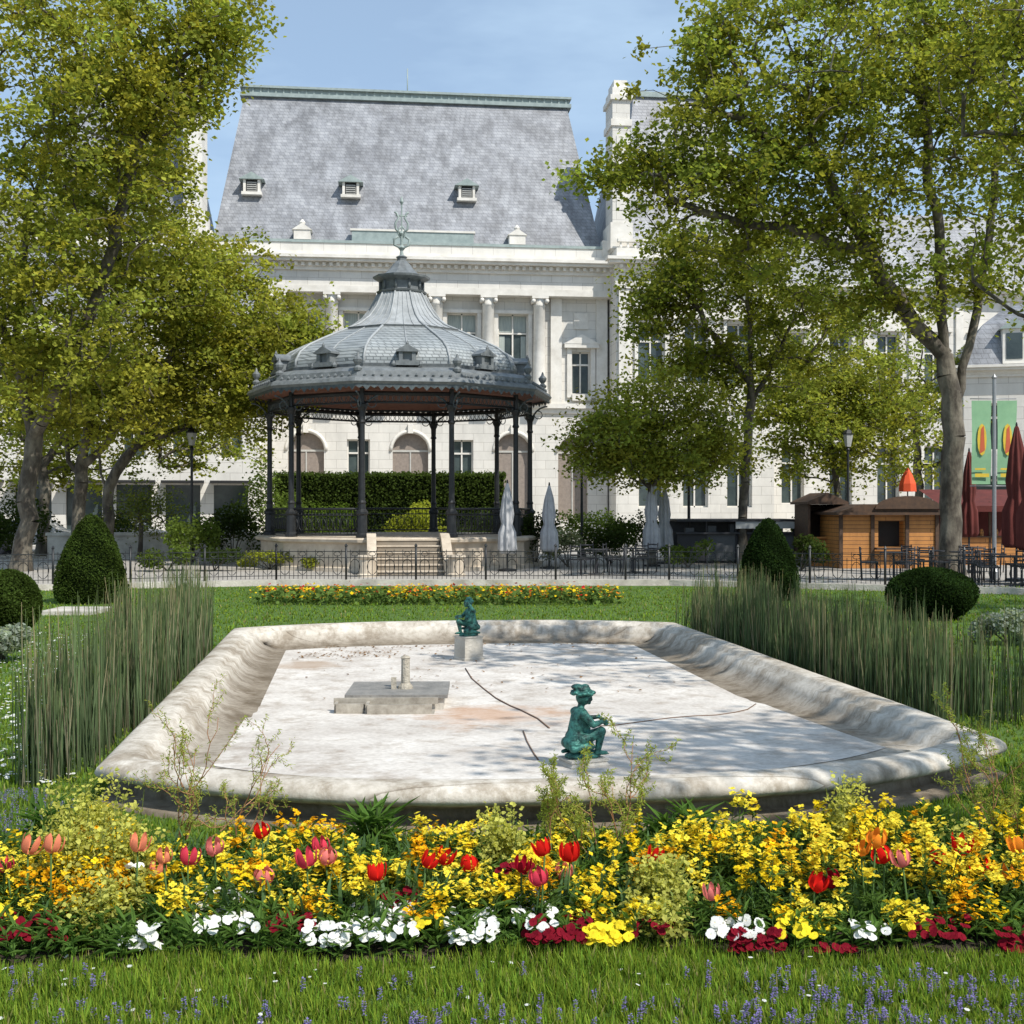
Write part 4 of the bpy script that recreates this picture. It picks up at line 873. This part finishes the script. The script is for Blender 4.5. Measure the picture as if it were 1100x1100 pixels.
def tulip(m,x,y,z,col,s,r,open_=.15):
    h=z-.03; lx,ly=r.normal()*.02,r.normal()*.02
    tube(m,[(x+lx,y+ly,.03),(x+lx*.6,y+ly*.6,.03+h*.5),(x,y,z)],[.0055,.005,.0045],5,0,(.11,.19,.06))
    tl=Matrix.Rotation(r.normal()*.22,3,'X')@Matrix.Rotation(r.normal()*.22,3,'Y')
    pf=[(0,.0),(.38,.10),(.56,.32),(.60,.58),(.52+open_*.7,.84),(.36+open_*1.3,1.02)]; wd=[.12,.40,.56,.56,.42,.06]
    for k in range(6):
        a=k*math.pi/3+.3; inn=.86 if k%2 else 1.0; V=[]; zz_=r.uniform(.92,1.08)
        for (rr,zz),ww in zip(pf,wd):
            for t in(-1,0,1):
                ang=a+t*ww*1.05/(max(rr,.2)*1.6)*.62; q=rr*inn*(1.0 if t==0 else .95); v=tl@Vector((q*math.cos(ang)*s,q*math.sin(ang)*s,(zz*zz_*(1.0 if t==0 else .985)+(.02 if k%2 else 0))*s)); V.append((x+v.x,y+v.y,z+v.z))
        fc=np.array([(j*3+i,j*3+i+1,(j+1)*3+i+1,(j+1)*3+i) for j in range(5) for i in range(2)])
        c=np.array(col)*(.8+.35*r.random()); cc=np.array([c*(.75+.3*j/5) for j in range(6) for _ in range(3)]); m.add(V,fc,0,cc,True)
RED=(.70,.02,.014);PK=(.78,.22,.20);SAL=(.85,.28,.16);DR=(.36,.01,.025);ORG=(.88,.28,.03);ROSE=(.68,.06,.10)
for px,py,c in [(282,887,RED),(404,935,RED),(457,920,RED),(475,916,RED),(702,914,RED),(585,908,RED),(580,940,ROSE),(950,916,RED),(1032,906,RED),(1006,913,RED),(970,920,PK),(895,940,DR),(30,906,SAL),(55,905,SAL),(148,903,SAL),(202,918,ROSE),(176,915,SAL),(282,938,PK),(330,920,ROSE),(350,916,PK),(605,938,PK),(612,915,RED),(765,955,PK),(940,898,ORG),(1082,937,ORG),(165,931,SAL),(1056,937,RED),(8,925,ROSE),(505,925,RED),(560,925,DR),(875,945,RED),(230,905,PK),(1095,905,ORG),(925,905,ORG),(345,905,ROSE)]:
    D=rw.uniform(5.5,5.95); z=CH-(py+12-HY)/F*D; z=max(z,.2); tulip(m,(px-550)/F*D,D,z,c,.080*rw.uniform(.85,1.15),rw,rw.uniform(-.05,.25))
m.build("tulips",[M_petal])
def pansies(m,pts,s,col,r,eye=(.75,.5,.03)):
    n_=len(pts); yaw=r.uniform(-.9,.9,n_); base=rotyt(yaw,.75+.35*r.normal(size=n_)*.6)
    for k,a in enumerate((0,1.15,-1.15,2.4,-2.4)):
        Rk=rotyt(np.full(n_,a),np.full(n_,.05+.03*k)); R=np.einsum('mij,mjk->mik',base,Rk); S=s*(1.1 if k==0 else .95)*(.8+.35*r.random(n_))
        T=np.array([(0,0,0),(.5,.3,.04),(.55,.75,.0),(.2,1.0,.03),(-.2,1.0,.03),(-.55,.75,.0),(-.5,.3,.04)])
        inst(m,T,[(0,1,2,3,4,5,6)],pts+R[:,:,2]*.0015*k,R,S,col*(.85+.25*r.random((n_,1))))
    inst(m,[(-.12,-.12,.16),(.12,-.12,.16),(.12,.12,.16),(-.12,.12,.16)],[(0,1,2,3)],pts,base,np.full(n_,s),eye)
def patch(list_,zr=(.10,.16)):
    out=[]
    for px,py,w_,h_,k in list_:
        for _ in range(int(k*1.5)):
            pp=px+rw.uniform(-1,1)*w_; qq=py-6+rw.uniform(-1,1)*h_
            D=max(5.28,min(5.80,(CH-rw.uniform(*zr))*F/(qq-HY))); z=min(.28,max(.07,CH-(qq-HY)/F*D)); out.append(((pp-550)/F*D,D,z))
    return np.array(out)
m=MB(); pansies(m,patch([(240,985,40,22,44),(355,1010,28,12,24),(412,995,34,20,38),(505,1000,28,20,32),(572,985,24,20,28),(150,1012,22,12,14),(790,1003,30,10,18),(935,1008,20,10,10),(145,915,8,8,3)]),.025,np.array((.84,.84,.80)),rw); m.build("white_pansies",[M_petal])
m=MB(); pansies(m,patch([(310,992,26,14,30),(440,972,30,10,24),(595,1003,38,16,40),(812,1018,30,12,28),(35,1000,34,16,30),(555,930,20,14,10),(1010,1000,30,16,18),(700,1000,24,12,12),(1090,1015,18,12,12),(900,1030,26,8,10)]),.022,np.array((.22,.012,.024)),rw,(.10,.004,.01)); m.build("dark_red_pansies",[M_petal])
m=MB(); pansies(m,patch([(652,1005,26,14,30),(862,1000,26,12,20),(462,990,26,12,20),(330,975,20,12,12),(975,990,30,14,16),(10,975,16,12,10)]),.025,np.array((.88,.72,.04)),rw); m.build("yellow_pansies",[M_petal])
m=MB()
def feathery(cx,D,h,rad,ns,col):
    base=np.stack([cx+rad*rw.normal(size=ns),D+rad*rw.normal(size=ns),np.full(ns,.03)],1); hh=h*(.6+.45*rw.random(ns))
    stems_leaves(m,base,hh,rw,leaves=14,lw=.010,ll=.036,col=col,lean=.14,stemr=.0022)
    K=70; b=np.repeat(base,K,0); f=rw.uniform(.35,1.02,ns*K)[:,None]; c=b.copy(); c[:,2]+= (np.repeat(hh,K)[:,None]*f)[:,0]; c+=rw.normal(size=c.shape)*np.array([.035,.035,.02])
    inst(m,LL,LF,c,randR(ns*K,.3,rw),.020*(.6+.8*rw.random(ns*K)),np.array((.56,.56,.14))*(.6+.6*rw.random((ns*K,1)))*(.55+.5*f))
for px,D,h,rad,ns in [(95,6.1,.60,.08,32),(75,5.9,.44,.08,18),(135,5.9,.44,.07,20),(540,6.2,.42,.05,20),(712,5.7,.33,.06,18),(905,6.5,.50,.05,16),(115,5.6,.28,.09,24),(1040,6.3,.34,.05,8),(610,6.6,.36,.05,8),(700,5.5,.20,.06,12)]:
    feathery((px-550)/F*D,D,h,rad,ns,(.24,.29,.09))
m.build("euphorbia_plants",[M_leaf])
m=MB()
for px,D,s in [(405,6.65,.32),(390,6.75,.24),(742,6.75,.28),(50,6.9,.26),(720,6.7,.24),(1000,6.8,.22)]:
    n_=60; h=rw.uniform(.1,.9,n_)*s; yaw=rw.uniform(0,6.28,n_); x=(px-550)/F*D
    p=np.stack([x+.03*rw.normal(size=n_),D+.03*rw.normal(size=n_),.03+h],1)
    inst(m,LL,LF,p,rotyt(yaw,.2+.6*rw.random(n_)),np.stack([np.full(n_,.03),.20*(.7+.5*rw.random(n_)),np.full(n_,.1)],1),np.array((.09,.17,.035))*(.6+.8*rw.random((n_,1))))
    tube(m,[(x,D,.03),(x,D,.03+s)],.006,5,0,(.06,.1,.03))
m.build("lily_foliage",[M_leaf])
M_wil=mat("willow_bark",(.34,.17,.08),rough=.7)
def willow(px,D,h,spread,ns,seed,kk=3):
    r=np.random.default_rng(seed); m=MB(); x0=(px-550)/F*D
    def twig(p,d,L_,rad,depth):
        pts=[p.copy()]; k=12
        for i in range(k):
            d=d+r.normal(size=3)*.22; d[2]+=.12; d/=np.linalg.norm(d); p=p+d*L_/k; pts.append(p.copy())
            if depth<2 and i in(3,6,9) : twig(p.copy(),d+r.normal(size=3)*.6,L_*.40,rad*.55,depth+1)
        tube(m,[tuple(q) for q in pts],list(np.linspace(rad,rad*.35,len(pts))),5,0,(1,1,1))
        P_=np.array(pts)[3:]; c=np.repeat(P_,kk,0)+r.normal(size=(len(P_)*kk,3))*.007
        inst(m,LL,LF,c,randR(len(c),.2,r),np.stack([.006*np.ones(len(c)),.026*(.6+.6*r.random(len(c))),.02*np.ones(len(c))],1),np.array((.34,.39,.08))*(.6+.7*r.random((len(c),1))),1)
    for i in range(ns):
        d=np.array([r.normal()*spread,r.normal()*.2,1.]); d/=np.linalg.norm(d); twig(np.array([x0+r.normal()*.05,D+r.normal()*.05,.03]),d,h*r.uniform(.65,1.02),.0052,0)
    m.build("curly_willow",[M_wil,M_leaf])
willow(195,6.75,1.0,.38,6,1,2); willow(255,6.8,.75,.4,3,5,2); willow(655,6.45,.72,.32,6,2,4); willow(1075,6.5,.95,.35,6,3,4); willow(590,6.5,.6,.25,3,4,4)
m=MB(); n_=2600; x=rw.uniform(-5.2,2.2,n_); y=rw.uniform(24.4,26.0,n_)
inst(m,LT,LF,np.stack([x,y,rw.uniform(.04,.28,n_)],1),randR(n_,.3,rw),.10*(.6+.7*rw.random(n_)),np.array((.11,.17,.04))*(.5+.9*rw.random((n_,1))),0)
n_=1000; cx=rw.uniform(-5.2,2.2,60); x=cx[rw.integers(0,60,n_)]+.12*rw.normal(size=n_); y=rw.uniform(24.3,26.0,n_); fourpetal(m,np.stack([x,y,rw.uniform(.14,.38,n_)],1),.030*(.7+.6*rw.random(n_)),np.where(rw.random((n_,1))<.65,np.array([[.85,.6,.02]]),np.array([[.75,.25,.03]])),rw)
n_=140; x=rw.uniform(-5.2,2.2,n_); y=rw.uniform(24.3,26.0,n_); fourpetal(m,np.stack([x,y,rw.uniform(.2,.42,n_)],1),np.full(n_,.035),np.broadcast_to(np.array((.5,.02,.03)),(n_,3)),rw)
m.build("flower_strip",[M_petal])
m=MB(); q=W(80,0,22.5); box(m,q[0]-.55,q[0]+.45,22.2,23.3,.02,.09); m.build("stone_slab",[M_conc])
# ---------------------------------------------------------------- street furniture
M_fab=mat("grey_canvas",(.50,.50,.50),(.34,.34,.35),scale=3,rough=.9); M_red=mat("maroon_canvas",(.14,.03,.024),(.08,.018,.015),scale=3,rough=.9); M_or=mat("orange_canvas",(.75,.10,.03),rough=.8)
def parasol(name,px,D,h,fab,R=.24,zb=1.0):
    e=empty(name,((px-550)/F*D,D,0)); m=MB(); lathe(m,[(.03,0.05),(.03,h+.06),(.015,h+.12)],8); lathe(m,[(.3,0),(.3,.06),(.06,.09)],14); m.build("pole_and_base",[M_iron],parent=e)
    m=MB(); mod=lambda a,z:1+.20*math.cos(8*a+z*.6)+.07*math.cos(3*a+z*2)
    lathe(m,[(R*.75,zb),(R*.98,zb+.12),(R*.9,zb+(h-zb)*.3),(R*.55,zb+(h-zb)*.42),(R*.72,zb+(h-zb)*.55),(R*.5,zb+(h-zb)*.8),(R*.15,h-.03),(.02,h+.03)],48,mod=mod,smooth=True); m.build("folded_canopy",[fab],parent=e)
for px,h,D in((545,2.75,38),(590,2.7,39.5),(700,2.85,41),(714,2.7,43)): parasol("closed_parasol",px,D,h,M_fab,.27,.55)
parasol("closed_parasol",1041,37,3.7,M_red,.26,1.1); parasol("closed_parasol",1092,33,4.2,M_red,.34,.9); parasol("closed_parasol",1108,31,4.0,M_red,.34,.9)
e=empty("open_parasol",W(975,0,46)*[1,1,0]); m=MB(); lathe(m,[(.025,0),(.025,3.4)],8); m.build("pole",[M_iron],parent=e); m=MB(); lathe(m,[(.34,2.6),(.32,2.9),(.18,3.25),(.02,3.5)],8,cap=False); m.build("canopy",[M_or],parent=e)
e=empty("banner_mast",W(1068,0,34)*[1,1,0]); m=MB(); lathe(m,[(.12,0),(.12,.2),(.06,.3),(.05,5.6),(.08,5.65),(.01,5.75)],10); 
for z in(5.05,2.6): tube(m,[(-.68,0,z),(.62,0,z)],.015,5)
m.build("mast",[mat("grey_metal",(.35,.36,.37),rough=.4,metal=.5)],parent=e)
M_ban=mat("banner_green",(.26,.46,.27),(.20,.38,.22),scale=3,rough=.7); M_y=mat("banner_yellow",(.7,.5,.05),rough=.7); M_r=mat("banner_red",(.55,.12,.05),rough=.7)
m=MB()
for s in(-1,1):
    c=s*.36; V=[];K=8
    for k in range(K+1):
        z=2.65+2.35*k/K; V+=[(c-.27,.02*math.sin(k),z),(c+.27,.03*math.sin(k*1.3+1),z)]
    m.add(V,[(2*k,2*k+1,2*k+3,2*k+2) for k in range(K)],0,smooth=True)
    a=[(c+.13*math.cos(t),-.045,3.9+.45*math.sin(t)) for t in np.linspace(0,6.28,13)[:-1]]; m.add(a,[tuple(range(12))],1)
    m.add([(c-.07,-.05,3.5),(c+.08,-.05,3.6),(c+.05,-.05,4.3),(c-.03,-.05,4.2)],[(0,1,2,3)],2); m.add([(c-.2,-.05,2.85),(c+.2,-.05,2.85),(c+.2,-.05,2.95),(c-.2,-.05,2.95)],[(0,1,2,3)],1); m.add([(c-.2,-.05,3.05),(c+.1,-.05,3.05),(c+.1,-.05,3.1),(c-.2,-.05,3.1)],[(0,1,2,3)],1)
m.build("banners",[M_ban,M_y,M_r],parent=e)
def lamp(px,D,h=4.6):
    e=empty("street_lamp",((px-550)/F*D,D,0)); m=MB(); lathe(m,[(.16,0),(.16,.3),(.09,.45),(.06,.9),(.045,h-.5),(.08,h-.45),(.03,h-.35)],10); m.build("post",[M_iron],parent=e)
    m=MB(); lathe(m,[(.10,h-.35),(.19,h+.1)],6,cap=False); m.build("lantern_glass",[mat("lamp_glass",(.5,.5,.48),rough=.2)],parent=e)
    m=MB(); lathe(m,[(.21,h+.1),(.22,h+.14),(.1,h+.28),(.03,h+.3),(.01,h+.42)],6); m.build("cap",[M_iron],parent=e)
lamp(206,44); lamp(740,44); lamp(625,46,4.0); lamp(911,45)
M_wood=brickmat("orange_wood",(.55,.24,.06),(.46,.20,.055),(.14,.06,.02),3.0,.13,.01,rough=.6,nscale=3,namt=.3); M_wd=mat("dark_wood",(.10,.055,.03),(.05,.03,.02),scale=8,rough=.7)
k0=W(903,0,39.5); e=empty("wooden_kiosk",(k0[0],39.5,0),math.radians(3)); m=MB()
wall(m,0,3.2,0,1.75,[(1.25,2.1,.7,1.55,'dark')],mg=3,mf=2); m.add([(0,0,0),(0,2.2,0),(0,2.2,1.75),(0,0,1.75)],[(0,1,2,3)],0); m.add([(3.2,0,0),(3.2,2.2,0),(3.2,2.2,1.75),(3.2,0,1.75)],[(0,1,2,3)],0)
box(m,-.25,3.4,-.35,2.4,1.752,1.84,1); prism(m,[(-.2,1.84),(3.35,1.84),(2.6,2.1),(.6,2.1)],-.3,2.3,1)
for x in(0,1.05,2.2,3.2): box(m,x-.06,x+.06,-.06,-.002,0,1.75,1)
pl=[(1.0+1.1*(1-math.cos(t)),1.95+.42*math.sin(t)) for t in np.linspace(0,math.pi,14)]; prism(m,pl,-.42,-.36,1)
box(m,1.1,2.25,-.3,-.07,.62,.69,1)
m.build("cabin",[M_wood,M_wd,M_wd,M_dark],parent=e)
k0=W(868,0,41); e=empty("market_stall",(k0[0],41,0),math.radians(3)); m=MB()
box(m,0,.08,0,1.6,0,2.1,0); box(m,1.1,1.18,0,1.6,0,2.1,0); box(m,.081,1.099,.05,.12,0,.95,1); box(m,-.1,1.3,-.3,1.8,2.102,2.18,0); box(m,.081,1.099,1.5,1.58,0,2.1,0); prism(m,[(-.1,2.18),(1.3,2.18),(.6,2.5)],-.28,1.78,0)
box(m,.0,1.18,-.12,.2,.952,1.0,1)
m.build("stall_body",[M_wd,M_wood],parent=e)
M_pan=mat("stall_panel",(.10,.105,.11),(.06,.065,.07),scale=2,rough=.5); M_wht=mat("stall_white",(.45,.46,.46),rough=.6); M_blk=mat("stall_black",(.03,.03,.035),rough=.5)
# awning stall at the far right
k0=W(1012,0,42); e=empty("market_stall",(k0[0],42,0),math.radians(-3)); m=MB()
for x in(0,1.6,3.2):
    for y in(0,2): box(m,x,x+.07,y,y+.07,0,2.2,0)
box(m,.07,3.2,.02,.06,.0,.95,1); box(m,-.05,3.35,-.1,.45,.952,1.0,0); box(m,.07,3.2,2.0,2.05,0,2.2,2)
m.add([(-.2,-.6,2.05),(3.5,-.6,2.05),(3.5,2.2,2.65),(-.2,2.2,2.65),(-.2,-.6,1.85),(3.5,-.6,1.85)],[(0,1,2,3),(4,5,1,0)],2)
for i in range(6): lathe(m,[(.06,1.0),(.07,1.15),(.03,1.25)],8,(.4+.5*i,.15,0),1)
m.build("stall_body",[M_wd,M_wood,M_red],parent=e)
k0=W(728,0,43); e=empty("market_stall",(k0[0],43,0),math.radians(2)); m=MB()
for i in range(4):
    x=i*1.05; box(m,x,x+1.0,0,.08,.1,1.05,0 if i%2 else 2); box(m,x+1.0,x+1.05,-.03,.11,0,1.5,2)
box(m,-.1,4.3,-.2,.6,1.052,1.12,2); box(m,-.1,4.3,-.4,2.4,1.5,1.58,2); box(m,2.0,4.25,-.36,-.3,1.25,1.498,1)
for x in(0,4.2): box(m,x,x+.08,2.2,2.28,0,1.5,2)
box(m,.0,4.25,1.9,1.95,0,1.5,0)
for i in range(5): box(m,.3+i*.8,.6+i*.8,.1,.35,1.122,1.122+.15+.07*(i%3),0)
m.build("stall_body",[M_pan,M_wht,M_blk],parent=e)
def chair(m,x,y,a):
    c,s=math.cos(a),math.sin(a); T=lambda p:(x+p[0]*c-p[1]*s,y+p[0]*s+p[1]*c,p[2])
    for p,q in (((-.2,-.2,0),(-.2,-.2,.45)),((.2,-.2,0),(.2,-.2,.45)),((-.2,.2,0),(-.2,.25,.9)),((.2,.2,0),(.2,.25,.9))): tube(m,[T(p),T(q)],.018,5)
    for z in(.6,.72,.85): tube(m,[T((-.2,.23,z)),T((.2,.23,z))],.022,5)
    V=[T((-.23,-.23,.45)),T((.23,-.23,.45)),T((.23,.23,.45)),T((-.23,.23,.45)),T((-.23,-.23,.49)),T((.23,-.23,.49)),T((.23,.23,.49)),T((-.23,.23,.49))]; m.add(V,[(3,2,1,0),(4,5,6,7),(0,1,5,4),(1,2,6,5),(2,3,7,6),(3,0,4,7)])
for i,(px,D) in enumerate([(1000,35),(1035,34),(1065,32.5),(1090,31),(1045,37.5),(960,33.5),(640,36),(680,37)]):
    x=(px-550)/F*D; e=empty("cafe_table",(x,D,0)); m=MB(); lathe(m,[(.25,0),(.25,.02),(.03,.05),(.03,.72),(.38,.73),(.38,.76)],16); m.build("table",[M_blk],parent=e)
    for k in range(3):
        a=k*2.1+i; e2=empty("cafe_chair",(x+.65*math.cos(a),D+.65*math.sin(a),0),a-math.pi/2); m=MB(); chair(m,0,0,0); m.build("frame_and_seat",[M_blk],parent=e2)
def car(px,D,rz,colr):
    e=empty("parked_car",((px-550)/F*D,D,0),rz); m=MB()
    pf=[(-2.1,.35),(-2.15,.75),(-2.0,.95),(-1.5,1.0),(-.95,1.42),(.6,1.48),(1.25,1.02),(1.9,.88),(2.12,.7),(2.12,.35)]
    n_=len(pf); V=[]
    for yy in (-.8,-.86,.86,.8):
        for x,z in pf: V.append((x,yy*(.80 if z>1.1 else 1),z))
    fs=[tuple(range(n_))[::-1],tuple(range(3*n_,4*n_))]+[(j*n_+i,j*n_+(i+1)%n_,(j+1)*n_+(i+1)%n_,(j+1)*n_+i) for j in range(3) for i in range(n_)]
    m.add(V,fs,0); m.build("body",[mat("car_paint",colr,colr,rough=.25)],parent=e)
    m=MB()
    for s in(-1,1):
        y=s*.80; P=[(-1.3,1.03),(-.88,1.36),(.52,1.41),(1.05,1.03)]; m.add([(x,y*(.875 if z>1.1 else 1.08),z) for x,z in P],[(0,1,2,3)])
    m.build("windows",[M_glass],parent=e)
    m=MB()
    for x in(-1.35,1.35):
        for s in(-1,1): tube(m,[(x,s*.70,.33),(x,s*.9,.33)],.33,20,smooth=False)
    m.build("wheels",[M_blk],parent=e)
car(35,54,.1,(.6,.6,.6)); car(-30,52,.1,(.25,.26,.28)); car(130,56,.05,(.55,.55,.57))
m=MB(); a=W(40,0,46); b=W(300,0,46); box(m,a[0],b[0],47,47.35,0,.9); box(m,a[0]-.05,b[0]+.05,46.93,47.42,.902,1.02); m.build("low_wall",[M_conc])
